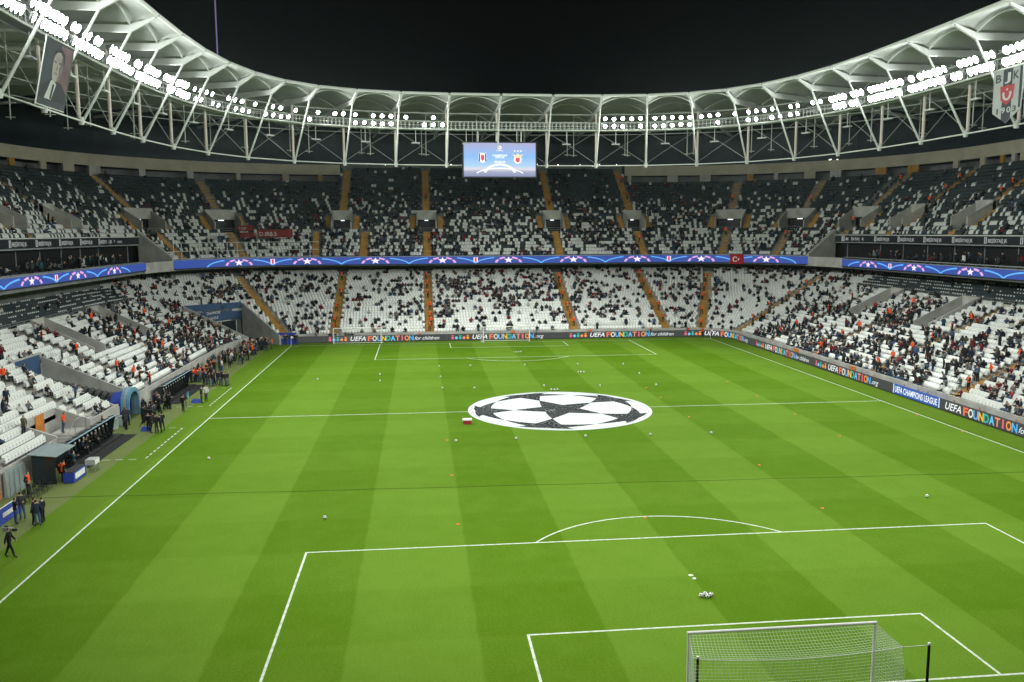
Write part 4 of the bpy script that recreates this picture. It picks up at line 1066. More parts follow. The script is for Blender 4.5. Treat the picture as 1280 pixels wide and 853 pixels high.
# shield banner with letters
XS = 43.6; A = at_x(1241, 120, XS); B = at_x(1277, 120, XS); zt_ = at_x(1260, 86, XS)[2]; zb_ = at_x(1262, 153, XS)[2]
y0, y1 = A[1], B[1]; L = abs(y1-y0); H = zt_-zb_
e = empty('shield_banner', (XS, max(y0, y1), zb_), -PI/2)
P = [(0, H), (L, H), (L*1.02, H*.6), (L*.98, H*.22), (L*.5, 0), (.02*L, H*.22)]; n = len(P)
MB().add([(x, .0, z) for x, z in P]+[(x, .06, z) for x, z in P], [tuple(range(n)), tuple(range(2*n-1, n-1, -1))]+[(k, n+k, n+(k+1) % n, (k+1) % n) for k in range(n)]).build('cloth', mat('banner_grey', (.34, .36, .35), .7, .1, .5), e)
to_plane('black_stripe', e, BN_D, [(L*.34, H*.074), (L*.5, H*.005), (L*.66, H*.074), (L*.66, H*.995), (L*.34, H*.995)], -.006)
to_plane('black_edge', e, BN_D, [(L*.90, H*.25), (L*.97, H*.24), (L*.99, H*.6), (L*.985, H*.99), (L*.90, H*.99)], -.006)
rd = mat('banner_red', (.36, .035, .04), .6)
to_plane('red_shield', e, rd, [(L*.25, H*.70), (L*.40, H*.68), (L*.5, H*.71), (L*.60, H*.68), (L*.75, H*.70), (L*.71, H*.44), (L*.5, H*.33), (L*.29, H*.44)], -.012)
V, Fs = arc_strip(L*.5, H*.54, L*.12, H*.105, PI*.9, PI*2.1, .2, 10); to_plane('crescent', e, BN_W, V, -.018, Fs)
to_plane('small_star', e, BN_W, star_pts(L*.5, H*.62, .17), -.018)
BN_L = mat('banner_letter', (.05, .07, .065), .7)
for ch, cx, m in (('B', .18, BN_L), ('J', .5, BN_W), ('K', .79, BN_L)):
    v, f, wd = text_polys(ch, 1.25, bold=.03); k = L*.2/wd; to_plane('lettering', e, m, [((x-wd/2)*k+L*cx, H*.78+y*.85) for x, y in v], -.024, f)
for ch, cx, m in (('1', .2, BN_L), ('9', .41, BN_W), ('0', .59, BN_W), ('3', .78, BN_L)):
    v, f, wd = text_polys(ch, .95, bold=.02); k = L*(.13 if ch != '1' else .06)/wd; to_plane('lettering', e, m, [((x-wd/2)*k+L*cx, H*.19+y*.8) for x, y in v], -.024, f)
MB().tube([(0, .03, H+.08), (L, .03, H+.08)], .07, 6).build('top_bar', STEEL, e)
tag(e, 'shield shaped banner with red crest and BJK 1903 lettering', 'banner')
# flag and cloth banners on the far stand
fb = empty('flag', R3(UXL(41.8), 15.05, 11.7)); fb.rotation_euler.z = 0
_o = min((u for u in np.arange(LC+US, UTOT, .1)), key=lambda u: abs(project(R3(u, 14.9, 12.3))[0]-912)); _p, _q = ring(_o, 14.95); fb.location = (_p[0], _p[1], 11.7); fb.rotation_euler.z = math.atan2(_q[1], _q[0])+PI/2
FW, FH = 2.5, 1.75; FR = mat('flag_red', (.40, .01, .02), .7, .1, 2)
mb = MB(); n = 8
V = [(FW*k/n, .06*math.sin(k*1.6), z) for k in range(n+1) for z in (0, FH)]; mb.add(V, [(2*k, 2*k+2, 2*k+3, 2*k+1) for k in range(n)]); mb.build('cloth', FR, fb)
V, Fs = arc_strip(FW*.38, FH*.5, .36, .42, .5, 2*PI-.5, .12, 14); to_plane('crescent', fb, WHITE, V, -.08, Fs); to_plane('star', fb, WHITE, star_pts(FW*.62, FH*.5, .24, rot=PI), -.08)
tag(fb, 'red flag with white crescent and star hung over the ribbon display', 'flag')
def cloth(px0, py0, px1, py1, Y, text, mcol, tcol, label, size):
    a = at_y(px0, py0, Y); b = at_y(px1, py1, Y); e = empty('fan_banner', (a[0], Y, b[2])); L = b[0]-a[0]; H = a[2]-b[2]
    MB().box((L/2, .03, H/2), (L, .03, H)).build('cloth', mcol, e)
    if text:
        v, f, wd = text_polys(text, size); to_plane('lettering', e, tcol, [(x*min(1, L*.9/wd)+L*.05, H*.2+y) for x, y in v], -.006, f)
    return tag(e, label, 'banner')
BR = mat('fan_red', (.20, .03, .03), .8, .2, 1.5); FWT = mat('fan_white', (.6, .6, .58), .8, .1, 1)
cloth(322, 287, 366, 297, 126.2, 'D.IRB.5', BR, FWT, 'red fan banner with white letters in the upper tier corner', 1.0)
cloth(297, 282, 317, 289, 127.6, 'TOP', BR, FWT, 'short red fan banner hanging above the glazed away barrier', .7)
cloth(300, 291, 318, 297, 126.2, '', BR, FWT, 'plain dark red fan cloth hanging over seats above the away barrier', .7)
cloth(737, 405, 779, 414, 109.9, '', FWT, BN_K, 'long white fan cloth spread on the rows behind the goal', 1.0)
# away section glazed barrier
ab = empty('away_barrier'); us0, us1 = TH(24), UXL(-31.5)
k = us0; kk = 0
while k < us1:
    MB().tube([R3(k, 16.3, 13.25), R3(k, 16.3, 16.1)], .07, 6).build('post', STEEL, ab)
    kn = min(k+1.75, us1)
    for z in (13.5, 14.7, 16.05): MB().tube([R3(k, 16.3, z), R3(kn, 16.3, z)], .05, 5).build('rail', STEEL, ab)
    k += 1.75
tag(ab, 'tall pale steel framed barrier along the upper tier front row', 'barrier')
# purple lit mast on the skyline
p = at_y(271.5, 60, 330); mb = MB(); mb.tube([(p[0], 330, -.3), (p[0], 330, 60), (p[0], 330, 190)], [.8, .3, .17], 8)
tag(mb.build('skyline_mast', emat('mast_glow', (.28, .22, .45), .6)), 'thin purple lit mast rising into the night sky beyond the roof', 'mast')
# small lights seen in the back opening
CITY = emat('city_lamp', (1., .92, .85), 5.)
for k in range(46):
    X = random.choice((random.uniform(-42, -4), random.uniform(8, 66))); 
    uu = UXL(X) if abs(X) < CX else (TR(70-abs(X)*.6) if X > 0 else TH(70-abs(X)*.6))
    MB().box(R3(uu, 45.7, random.uniform(30.6, 32.2)), (random.uniform(.12, .3), .1, .1)).build('concourse_lamp', CITY, ST_F)

# ------------------------------------------------------------------ perimeter advertising boards
LEDG = emat('led_grey', (.055, .06, .058), .9); LEDBL = emat('led_panel_blue', (.03, .11, .42), .9); LW = emat('led_white', (.85, .88, .9), .95)
LC_ = [emat('led_'+k, v, .95) for k, v in dict(red=(.85, .16, .07), cream=(.8, .75, .6), blue=(.12, .45, .95), amber=(.9, .5, .05), green=(.03, .45, .33), sky=(.15, .55, .85), coral=(.85, .25, .16), magenta=(.75, .12, .2), orange=(.9, .3, .04), azure=(.08, .45, .85)).items()]
BX, BY, BR_ = 37.4, 107.9, 5.
CA = BR_*PI/2; NFAR = 2*(BX-BR_)
def brd(u):
    """board line: far run u in [0,NFAR], corner, then down the side"""
    if u <= NFAR: return np.array([-(BX-BR_)+u, BY]), 0.
    if u < NFAR+CA:
        a = (u-NFAR)/BR_; return np.array([BX-BR_+BR_*math.sin(a), BY-BR_+BR_*math.cos(a)]), -a
    return np.array([BX, BY-BR_-(u-NFAR-CA)]), -PI/2
def b3(u, out, z):
    p, a = brd(u); return (p[0]-out*(-math.sin(a))*-1, p[1]-out*math.cos(a), z) if False else (p[0]+out*math.sin(a), p[1]-out*math.cos(a), z)
BH = 1.05
def strip(name, u0, u1, out, z0, z1, th, m, par):
    us = [u0]+[u for u in np.arange(math.ceil(u0*2)/2, u1, .5) if u0 < u < u1 and NFAR-.5 < u < NFAR+CA+.5]+[u1]; V = []
    for u in us: V += [b3(u, out, z0), b3(u, out, z1), b3(u, out-th, z1), b3(u, out-th, z0)]
    Fs = [(4*k+j, 4*k+(j+1) % 4, 4*k+4+(j+1) % 4, 4*k+4+j) for k in range(len(us)-1) for j in range(4)]+[(3, 2, 1, 0), tuple(4*len(us)-4+j for j in range(4))]
    return MB().add(V, Fs).build(name, m, par)
def lay(name, u0, z0, v, f, m, par, sx=1.): return MB().add([b3(u0+x*sx, .03, z0+y) for x, y in v], f).build(name, m, par)
def fit(v, wd, w): return w/wd
T_U = text_polys('UEFA', 1.0, shear=.25, bold=.012); T_FC = text_polys('for children', .78, shear=.35); T_O = text_polys('.org', .8, shear=.35); T_CL = text_polys('UEFA CHAMPIONS LEAGUE', .9, bold=.02)
FOUND = [text_polys(c, 1.12, bold=.03) for c in 'FOUNDATION']
def board(u0, u1, tail, label, dots=True, txt_off=4.2, fw=7.4):
    e = empty('advertising_board'); strip('led_panel', u0+.01, u1-.01, 0, .08, .08+BH, .12, LEDG, e); strip('base', u0+.01, u1-.01, -.01, .0, .075, .3, DARK_METAL, e)
    u = u0+.6
    if dots:
        for k, ci in enumerate((7, 5, 4, 6, 8)):
            MB().poly([b3(u+.35+k*.62+.24*math.cos(t*PI/5), .03, .48+.24*math.sin(t*PI/5)) for t in range(10)]).build('dot', LC_[ci], e)
            if k % 2 == 0: MB().poly([b3(u+.35+k*.62+.2*math.cos(t*PI/4), .03, .85+.1*math.sin(t*PI/4)) for t in range(8)]).build('dot', LC_[ci], e)
    x = u0+txt_off; k = 2.45/T_U[2]; lay('lettering', x, .27, T_U[0], T_U[1], LW, e, k); x += 2.75
    cw_ = fw/10
    for j, (v, f, wd) in enumerate(FOUND):
        w_ = cw_*(.3 if 'FOUNDATION'[j] == 'I' else .95); lay('letter', x+(cw_-w_)/2, .22, v, f, LC_[j], e, w_/max(wd, .05)); x += cw_
    x += .15
    T = T_FC if tail == 'c' else T_O; w_ = 4. if tail == 'c' else 1.5
    if x+w_ < u1+.3: lay('lettering', x, .3, T[0], T[1], LW, e, w_/T[2])
    return tag(e, label, 'advertising board', 'foundation advertising boards round the pitch')
UF = lambda px: at_y(px, 421, BY)[0]+(BX-BR_)
def US_(px):      # picture column -> side run
    lo, hi = 20., 103.
    for _ in range(40):
        m_ = (lo+hi)/2
        if project((BX, m_, .6))[0] > px: lo = m_
        else: hi = m_
    return NFAR+CA+(BY-BR_-lo)
c1, c2, c3 = UF(558.5), UF(706.5), UF(850)
board(UF(406.5)-.2, c1, 'c', 'grey LED board with coloured foundation letters, second from the dugout corner')
board(c1, c2, 'o', 'grey LED board with coloured foundation letters directly behind the far goal')
board(c2, c3, 'c', 'grey LED board with coloured foundation letters between goal and far corner flag')
cs_ = [US_(p) for p in (943, 1016.5)]
board(c3, cs_[0], 'o', 'curved grey LED board with coloured foundation letters at the flag corner')
u_ = cs_[0]; board(u_, cs_[1], 'c', 'grey LED board with coloured foundation letters along the touchline by the corner')
u2_ = US_(1116); board(cs_[1], u2_, 'o', 'grey LED board with coloured foundation letters beside the blue board')
e = empty('advertising_board'); u3_ = US_(1175); strip('led_panel', u2_+.01, u3_-.01, 0, .08, .08+BH, .12, LEDBL, e); strip('base', u2_+.01, u3_-.01, -.01, 0, .075, .3, DARK_METAL, e)
lay('lettering', u2_+.45, .3, T_CL[0], T_CL[1], LW, e, (u3_-u2_-.9)/T_CL[2])
for uu in (u2_+.12, u3_-.2): strip('edge_bar', uu, uu+.1, .02, .12, 1.1, .03, LW, e)
tag(e, 'blue LED board with white capital lettering beside the touchline', 'advertising board')
board(u3_, u3_+19, 'c', 'grey LED board with coloured foundation letters following the blue board', False, .9)
strip_e = empty('advertising_board'); u0_ = UF(398)-6; strip('led_panel', UF(345), UF(406.5)-.22, 0, .08, .08+BH, .12, LEDG, strip_e); strip('base', UF(345), UF(406.5)-.22, -.01, 0, .075, .3, DARK_METAL, strip_e)
tag(strip_e, 'plain grey LED board by the training goal near the dugout corner', 'advertising board')

# ------------------------------------------------------------------ goals
NETM = mat('net_white', (.62, .65, .60), .8)
def net_panel(mb, P, nu, nv, r):
    """P(s,t) -> point; strands both ways"""
    def strand(pts):
        for a, b in zip(pts[:-1], pts[1:]):
            a, b = Vector(a), Vector(b); t = (b-a).normalized(); x = t.orthogonal().normalized()*r; y = t.cross(x)
            q = [x, -x*.5+y*.87, -x*.5-y*.87]; mb.add([a+k for k in q]+[b+k for k in q], [(0, 1, 4, 3), (1, 2, 5, 4), (2, 0, 3, 5)])
    for i in range(nu+1): strand([P(i/nu, t) for t in np.linspace(0, 1, max(2, nv//2+1))])
    for j in range(nv+1): strand([P(s, j/nv) for s in np.linspace(0, 1, max(2, nu//3+1))])
def goal(cx, y, back, label, depth=2.0, net=True, cell=.13, r=.006, posts=True, dtop=1.45):
    e = empty('football_goal', (cx, y, 0)); w2 = 3.72; h = 2.5
    for s in (-1, 1): MB().tube([(s*w2, 0, 0), (s*w2, 0, h)], .06, 12).build('post', WHITE, e)
    MB().tube([(-w2-.06, 0, h), (w2+.06, 0, h)], .06, 12).build('crossbar', WHITE, e)
    b = back
    if net:
        zt = 2.22; xo = .28; mb = MB()
        top = lambda s, t: ((-w2+2*w2*s)*(1+xo/w2*t), b*dtop*t, h+(zt-h)*t-.16*math.sin(PI*t)*(.4+.6*math.sin(PI*s))-.22*4*s*(1-s)*t)
        bk = lambda s, t: ((-w2+2*w2*s)*(1+xo/w2), b*(dtop+(depth-dtop)*t), (zt-.22*4*s*(1-s))*(1-t)+.02)
        nu = int(2*w2/cell)
        net_panel(mb, top, nu, max(4, int(dtop/cell)), r); net_panel(mb, bk, nu, int(h/cell), r)
        for sg in (-1, 1):
            def sd(s, t, sg=sg):
                yt = dtop*s; yb = depth*s; zz = h+(zt-h)*s; k = t
                return (sg*(w2+xo*s), b*(yt+(yb-yt)*k), zz*(1-k)+.02*k)
            net_panel(mb, sd, int(depth/cell), int(h/cell), r)
        tag(mb.build('net', NETM, e), kind='stuff')
        MB().tube([(-w2-.3+.06*k*(w2+.3)/.6*2/10*5, b*dtop, zt-.22*4*(k/20)*(1-k/20)) for k in range(0)] or [(-w2-xo+(2*w2+2*xo)*k/20, b*dtop, zt-.22*4*(k/20)*(1-k/20)) for k in range(21)], .014, 5).build('net_cord', WHITE, e)
        MB().tube([(-w2, b*.08, .03), (-w2-xo, b*depth, .03), (w2+xo, b*depth, .03), (w2, b*.08, .03)], .04, 6).build('ground_bar', WHITE, e)
    if posts:
        for s in (-1, 1):
            x = s*(w2+xo+(1.05 if s > 0 else -.15)); mb = MB(); mb.tube([(x, b*dtop, 0), (x, b*dtop, 2.2), (x, b*dtop, 2.3)], [.055, .05, .02], 8); mb.build('net_support', RUBBER_SHADE, e)
            MB().tube([(x, b*dtop, 2.24), (s*(w2+xo), b*dtop, 2.22)], .012, 5).build('tension_cord', WHITE, e)
            MB().tube([(x, b*dtop, 2.25), (x, b*dtop, 2.33)], .05, 6).build('pole_cap', WHITE, e)
    return tag(e, label, 'goal', None)
goal(0, 0, -1, 'white goal with net held back by two black poles', r=.0055)
goal(0, 105, 1, 'white goal in front of the goal-end stand', cell=.3, r=.009, posts=True)
pA = at_y(417, 428, 106.4); pB = at_y(477, 428, 106.4)
goal((pA[0]+pB[0])/2, 106.2, 1, 'spare white training goal standing near the dugout-side corner', depth=1.2, dtop=.9, cell=.34, r=.008, posts=False)
# corner flags
for x, y, lab in ((-34, 105, 'corner flag by the dugout-side end'), (34, 105, 'corner flag beside the curved advertising board')):
    e = empty('corner_flag', (x, y, 0)); MB().tube([(0, 0, 0), (0, 0, 1.6)], .03, 8).build('pole', WHITE, e)
    MB().add([(0, 0, 1.58), (.38, .03, 1.45), (.36, .03, 1.22), (0, 0, 1.2), (0, .012, 1.58), (.38, .042, 1.45), (.36, .042, 1.22), (0, .012, 1.2)], [(0, 1, 2, 3), (7, 6, 5, 4)]).build('flag', WHITE, e)
    tag(e, 'white '+lab, 'corner flag')
# ------------------------------------------------------------------ balls, cones
import bmesh
bm = bmesh.new(); bmesh.ops.create_icosphere(bm, subdivisions=3, radius=.115)
ico = bmesh.new(); bmesh.ops.create_icosphere(ico, subdivisions=1, radius=1); ax = [v.co.normalized() for v in ico.verts]; ico.free()
for f in bm.faces:
    c = f.calc_center_median().normalized(); f.material_index = 1 if max(c.dot(a) for a in ax) > .955 else 0; f.smooth = True
bme_ = bpy.data.meshes.new('football'); bm.to_mesh(bme_); bm.free(); bme_.materials.append(WHITE); bme_.materials.append(BN_K)
def ball(x, y, label, group=None, z=.115):
    o = inst(bme_, 'football', None, (x, y, z)); o.rotation_euler = (random.random()*6, random.random()*6, 0); return tag(o, label, 'football', group)
def pb(px, py): p = at_z(px, py, .11); return p[0], p[1]
ball(*pb(406, 647), 'white football on the dugout-side half of the turf, beyond the penalty box edge')
ball(*pb(261, 573), 'white football lying close to the dugout-side touchline')
ball(*pb(1159, 620), 'white football at the penalty box corner away from the dugouts')
for px, py in ((570, 551), (645, 548), (732, 545), (813, 543), (889, 541)): ball(*pb(px, py), 'white football in the row in front of the centre circle cloth', 'row of footballs before the centre cloth')
bx_, by_ = pb(883, 744)
for dx, dy in ((-.26, 0), (-.02, .12), (.24, .02), (.02, -.13)): ball(bx_+dx, by_+dy, 'white football in the cluster in front of the net goal', 'cluster of footballs near the penalty spot')
for cx_, cy_ in (pb(693, 487), pb(726, 465), pb(648, 440)):
    for dx in (-.35, 0, .35): ball(cx_+dx, cy_+random.uniform(-.15, .15), 'white football in a small heap beyond the centre circle cloth', 'heaps of footballs beyond the centre cloth')
for px, py in ((475, 468), (475, 476), (397, 474), (549, 458), (588, 457), (551, 471), (553, 485), (593, 485), (656, 456), (680, 482), (750, 482), (799, 467), (820, 481), (722, 455), (779, 455)): ball(*pb(px, py), 'white football scattered on the turf of the far half', 'footballs scattered over the far half')
CONE_O = mat('cone_orange', (.8, .16, .03), .5); CONE_W = mat('cone_white', (.8, .8, .78), .5)
cm = MB(); n = 12; prof = [(.10, 0), (.10, .01), (.045, .06), (.03, .06), (.03, .05)]
cm.add([(r*math.cos(2*PI*k/n), r*math.sin(2*PI*k/n), z) for r, z in prof for k in range(n)], [(j*n+k, j*n+(k+1) % n, (j+1)*n+(k+1) % n, (j+1)*n+k) for j in range(4) for k in range(n)])
cme = cm.mesh('marker_cone', CONE_O); cmw = cm.mesh('marker_cone', CONE_W)
for x, ys_ in ((-11.6, (20.1, 30.6, 41.1)), (11.7, (20.3, 30.5, 47.5, 57.1, 62.9)), (22.2, (38.5, 47.3, 56.6, 65.5)), (0, (19.9,)), (33.6, (38.6, 45.5))):
    for y in ys_: tag(inst(cme, 'marker_cone', None, (x, y, .004)), 'small orange marker cone on the turf', 'cone', 'orange training cones on the pitch')
tag(inst(cmw, 'marker_cone', None, (*pb(868, 721), .004)), 'white marker disc beside the ball cluster', 'cone')
# ball bag box by the centre cloth
p = at_z(584, 530, 0); e = empty('cool_box', (p[0], p[1], 0)); MB().hexa([(-.35, -.22, 0), (.35, -.22, 0), (.35, .22, 0), (-.35, .22, 0)], [(-.4, -.26, .36), (.4, -.26, .36), (.4, .26, .36), (-.4, .26, .36)]).build('body', rd, e)
MB().box((0, 0, .42), (.86, .58, .12)).build('lid', WHITE, e); tag(e, 'red cool box with white lid beside the centre cloth', 'box')

# ------------------------------------------------------------------ dugouts
def dugout(y0, y1, x, label, nseat):
    e = empty('dugout', (x, y0, 0)); L = y1-y0; prof = [(0.0, .2), (-.18, .8), (-.1, 1.3), (.3, 1.68), (.85, 1.8)]
    MB().box((.45, L/2, .06), (1.9, L, .12)).build('plinth', BLACK, e)
    V = [(px, yy, pz) for yy in np.linspace(0, L, 9) for px, pz in prof]+[(px+.05, yy, pz-.05) for yy in np.linspace(0, L, 9) for px, pz in prof]
    k5 = len(prof); Fs = [(a*k5+b, (a+1)*k5+b, (a+1)*k5+b+1, a*k5+b+1) for a in range(8) for b in range(k5-1)]; n0 = 9*k5; Fs += [tuple(n0+q for q in f[::-1]) for f in Fs]
    MB().add(V, Fs).build('shell', GLASSD, e)
    for yy in np.linspace(0, L, 9): MB().tube([(px-.02, yy, pz) for px, pz in prof], .04, 6).build('rib', DARK_METAL, e)
    MB().tube([(.87, 0, 1.8), (.87, L, 1.8)], .05, 6).build('front_rail', mat('rail_blue', (.25, .38, .48), .4), e)
    for yy in (0.02, L-.02): MB().add([(px, yy, pz) for px, pz in prof]+[(.5, yy, .12), (0, yy, .12)], [(0, 1, 2, 3, 4, 5, 6)]).build('side_panel', GLASSD, e)
    for k in range(nseat):
        yy = .45+(L-.9)*k/(nseat-1); s = empty('bucket_seat', (.42, yy, .12)); s.parent = e
        MB().box((.06, 0, .32), (.46, .46, .1)).box((.0, 0, .14), (.12, .12, .28)).build('pan', BLACK, s)
        MB().hexa([(-.2, -.22, .36), (-.1, -.22, .36), (-.1, .22, .36), (-.2, .22, .36)], [(-.34, -.2, 1.15), (-.26, -.2, 1.18), (-.26, .2, 1.18), (-.34, .2, 1.15)]).build('back', BLACK, s)
        MB().box((-.2, 0, 1.0), (.05, .2, .12)).build('badge', WHITE if k % 1 == 0 else BLACK, s)
    MB().box((1.6, L/2-.2, .012), (1.9, L+.6, .012)).build('mat', RUBBER_SHADE, e)  # flat dark sheet standing in for the shadow in front of the dugout
    return tag(e, label, 'dugout', 'team dugouts')
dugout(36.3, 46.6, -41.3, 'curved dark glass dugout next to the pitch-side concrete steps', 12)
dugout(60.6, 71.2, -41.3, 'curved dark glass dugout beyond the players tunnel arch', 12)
# players' tunnel: telescopic bellows, blue collar, arch
tn = empty('players_tunnel', (-42.3, 54.2, 0)); w_, h_ = 1.35, 2.5
def hoop(x, sc=1., dz=0.):
    dz = max(0., -(x+.8))*.26
    P = [(x, -w_*sc, dz)]
    for k in range(11):
        a = PI-k*PI/10; P.append((x, w_*sc*math.cos(a), dz+(h_-w_*.8)*sc+w_*.8*sc*math.sin(a)))
    P.append((x, w_*sc, dz)); return P
for k in range(14):
    x0 = -9.2+k*.6; sc0 = .90
    H0, H1, H2 = hoop(x0, sc0), hoop(x0+.3, sc0*1.07), hoop(x0+.6, sc0); n = len(H0)
    MB().add(H0+H1+H2, [(j, j+1, n+j+1, n+j) for j in range(n-1)]+[(n+j, n+j+1, 2*n+j+1, 2*n+j) for j in range(n-1)]).build('bellows_fold', TUNNEL, tn)
H0, H1 = hoop(-.8, .98), hoop(.25, 1.02); n = len(H0); MB().add(H0+H1, [(j, j+1, n+j+1, n+j) for j in range(n-1)]).build('collar', BLUE, tn)
for a, b, m in ((.25, .5, CYAN), (.5, .72, GREY_METAL), (.72, 1.0, CYAN)):
    O1, O2 = hoop(a, 1.16), hoop(b, 1.16); I1, I2 = hoop(a, 1.0), hoop(b, 1.0)
    Fs = [(j, j+1, n+j+1, n+j) for j in range(n-1)]+[(2*n+j+1, 2*n+j, 3*n+j, 3*n+j+1) for j in range(n-1)]+[(n+j, n+j+1, 3*n+j+1, 3*n+j) for j in range(n-1)]+[(j+1, j, 2*n+j, 2*n+j+1) for j in range(n-1)]
    MB().add(O1+O2+I1+I2, Fs).build('arch', m, tn)
MB().poly([(-.3+.32*math.cos(t*PI/6), -w_*.995-.02, 1.2+.32*math.sin(t*PI/6)) for t in range(12)]).build('emblem', WHITE, tn)
tag(tn, 'black ribbed players tunnel with blue collar and pale blue arch', 'tunnel')
# white equipment cases by the tunnel
for k, (x, y, s) in enumerate(((-41.6, 49.0, .9), (-41.9, 50.0, 1.0), (-41.4, 50.7, .8))):
    e = empty('equipment_case', (x, y, 0)); MB().box((0, 0, s*.5), (.8, .7, s)).build('body', mat('case_pale', (.42, .5, .48), .5, .1, 2), e); MB().box((0, 0, s+.02), (.84, .74, .05)).build('lid', GREY_METAL, e)
    tag(e, 'pale equipment case between dugout and tunnel arch', 'case', 'equipment cases by the tunnel')
# fourth official's shelter with glass roof, desk, chairs, LED desk
sh = empty('official_shelter', (-41.0, 31.7, 0))
for x, y in ((0, 0), (0, 3.0), (1.5, 0), (1.5, 3.0)): MB().tube([(x, y, 0), (x, y, 2.0 if x else 2.2)], .04, 6).build('post', DARK_METAL, sh)
MB().hexa([(-.25, -.2, 2.22), (1.7, -.2, 2.0), (1.7, 3.2, 2.0), (-.25, 3.2, 2.22)], [(-.25, -.2, 2.27), (1.7, -.2, 2.05), (1.7, 3.2, 2.05), (-.25, 3.2, 2.27)]).build('glass_roof', GLASS, sh)
MB().box((0, 1.5, 1.1), (.04, 3.0, 2.1)).build('back_panel', BLACK, sh); MB().box((.75, 0, 1.05), (1.5, .04, 2.0)).build('side_panel', GLASSD, sh)
tag(sh, 'small open shelter with sloping glass roof beside the pitch-side wall', 'shelter')
dk = empty('broadcast_desk', (-38.7, 32.9, 0)); MB().box((0, 0, .78), (.7, 2.2, .06)).build('top', DARK_METAL, dk)
MB().box((.36, 0, .4), (.05, 2.2, .72)).build('front_panel', BLUE, dk); MB().box((.39, 0, .45), (.02, 1.7, .42)).build('white_sign', WHITE, dk); MB().box((0, -1.08, .4), (.7, .05, .72)).build('side_panel', BLUE, dk); MB().box((0, 1.08, .4), (.7, .05, .72)).build('side_panel', BLUE, dk)
tag(dk, 'low blue desk with white front sign beside the shelter', 'desk')
mn = empty('monitor_cart', (-38.3, 35.2, 0)); MB().box((0, 0, .7), (.7, .95, .4)).build('monitor_hood', mat('case_grey', (.38, .39, .38), .5), mn); MB().box((.36, 0, .7), (.03, .8, .33)).build('screen', WHITE, mn)
for x in (-.3, .3):
    for y in (-.4, .4): MB().tube([(x, y, 0), (x, y, .5)], .03, 6).build('leg', GREY_METAL, mn)
tag(mn, 'white monitor cart on four legs beside the blue desk', 'monitor cart')
pale = empty('covered_panel', (-41.45, 30.1, 0)); MB().hexa([(-.12, -1.4, 0), (.12, -1.4, 0), (.12, 1.4, 0), (-.12, 1.4, 0)], [(-.12, -1.4, 1.75), (.0, -1.4, 1.75), (.0, 1.4, 1.75), (-.12, 1.4, 1.75)]).build('sheet', GLASS, pale)
for k in range(4): MB().box((.13, -1.05+k*.7, .9), (.03, .05, 1.7)).build('batten', GREY_METAL, pale)
tag(pale, 'pale translucent panel leaning on the wall beside the glass-roofed shelter', 'panel')
for k in range(5):
    c = empty('folding_chair', (-39.6, 27.6+k*.75, 0), random.uniform(-.1, .1))
    MB().box((0, 0, .45), (.44, .46, .04)).build('seat', BLACK, c); MB().box((-.22, 0, .72), (.04, .46, .3)).build('backrest', BLACK, c)
    for x in (-.2, .2):
        for y in (-.2, .2): MB().tube([(x, y, 0), (x*.9, y, .45)], .015, 5).build('leg', DARK_METAL, c)
    for y in (-.21, .21): MB().tube([(-.2, y, .45), (-.23, y, .88)], .015, 5).build('back_post', DARK_METAL, c)
    tag(c, 'black folding chair in the row by the pitch-side wall', 'chair', 'folding chairs beside the shelter')
for y, m, lab in ((24.2, BLUE, 'low blue board standing behind the camera crew'), (20.4, mat('board_green', (.03, .22, .1), .6), 'low green board beyond the camera crew')):
    e = empty('low_board', (-39.3, y, 0)); MB().hexa([(-.1, -1.7, 0), (.1, -1.7, 0), (.1, 1.7, 0), (-.1, 1.7, 0)], [(-.12, -1.7, .9), (-.06, -1.7, .9), (-.06, 1.7, .9), (-.12, 1.7, .9)]).build('panel', m, e)
    MB().box((.05, .2, .5), (.02, 1.8, .28), tilt=0).build('white_print', WHITE, e); MB().tube([(-.09, -1.7, .92), (-.09, 1.7, .92)], .03, 6).build('top_rail', WHITE, e)
    tag(e, lab, 'board')
# cameras
def camera_rig(x, y, face, label):
    e = empty('broadcast_camera', (x, y, 0), face-PI/2)
    for k in range(3): a = k*2*PI/3+.5; MB().tube([(.55*math.cos(a), .55*math.sin(a), 0), (0, 0, 1.15)], .03, 6).build('leg', DARK_METAL, e)
    MB().box((0, 0, 1.25), (.16, .2, .2)).build('head', DARK_METAL, e); MB().box((0, -.05, 1.5), (.24, .55, .32)).build('body', BLACK, e)
    MB().tube([(0, .2, 1.5), (0, .65, 1.5)], [.11, .14], 10).build('lens', BLACK, e); MB().box((.0, -.2, 1.72), (.2, .16, .12)).build('viewfinder', DARK_METAL, e)
    MB().tube([(.05, -.3, 1.3), (.12, -.7, 1.15)], .018, 5).build('pan_handle', DARK_METAL, e)
    return tag(e, label, 'camera', 'broadcast cameras on tripods')
camera_rig(-38.9, 49.6, .1, 'tripod camera in front of the tunnel arch')
camera_rig(-38.6, 72.6, .1, 'tripod camera beside the far dugout')
camera_rig(-38.2, 90.5, .3, 'tripod camera by the crowded touchline toward the corner')
rf = empty('dish_reflector', (-37.6, 58.2, 0)); mb = MB(); mb.tube([(0, 0, 0), (0, 0, 1.2)], .04, 6); mb.build('stand', DARK_METAL, rf)
mb = MB(); n = 16; V = [(.05+.2*r*r, .38*r*math.cos(2*PI*k/n), 1.3+.38*r*math.sin(2*PI*k/n)) for r in (.05, .5, 1.) for k in range(n)]
mb.add(V, [(j*n+k, j*n+(k+1) % n, (j+1)*n+(k+1) % n, (j+1)*n+k) for j in range(2) for k in range(n)]+[tuple(range(n))]); mb.build('dish', CYAN, rf); tag(rf, 'pale blue covered dish on a stand before the far dugout', 'dish')
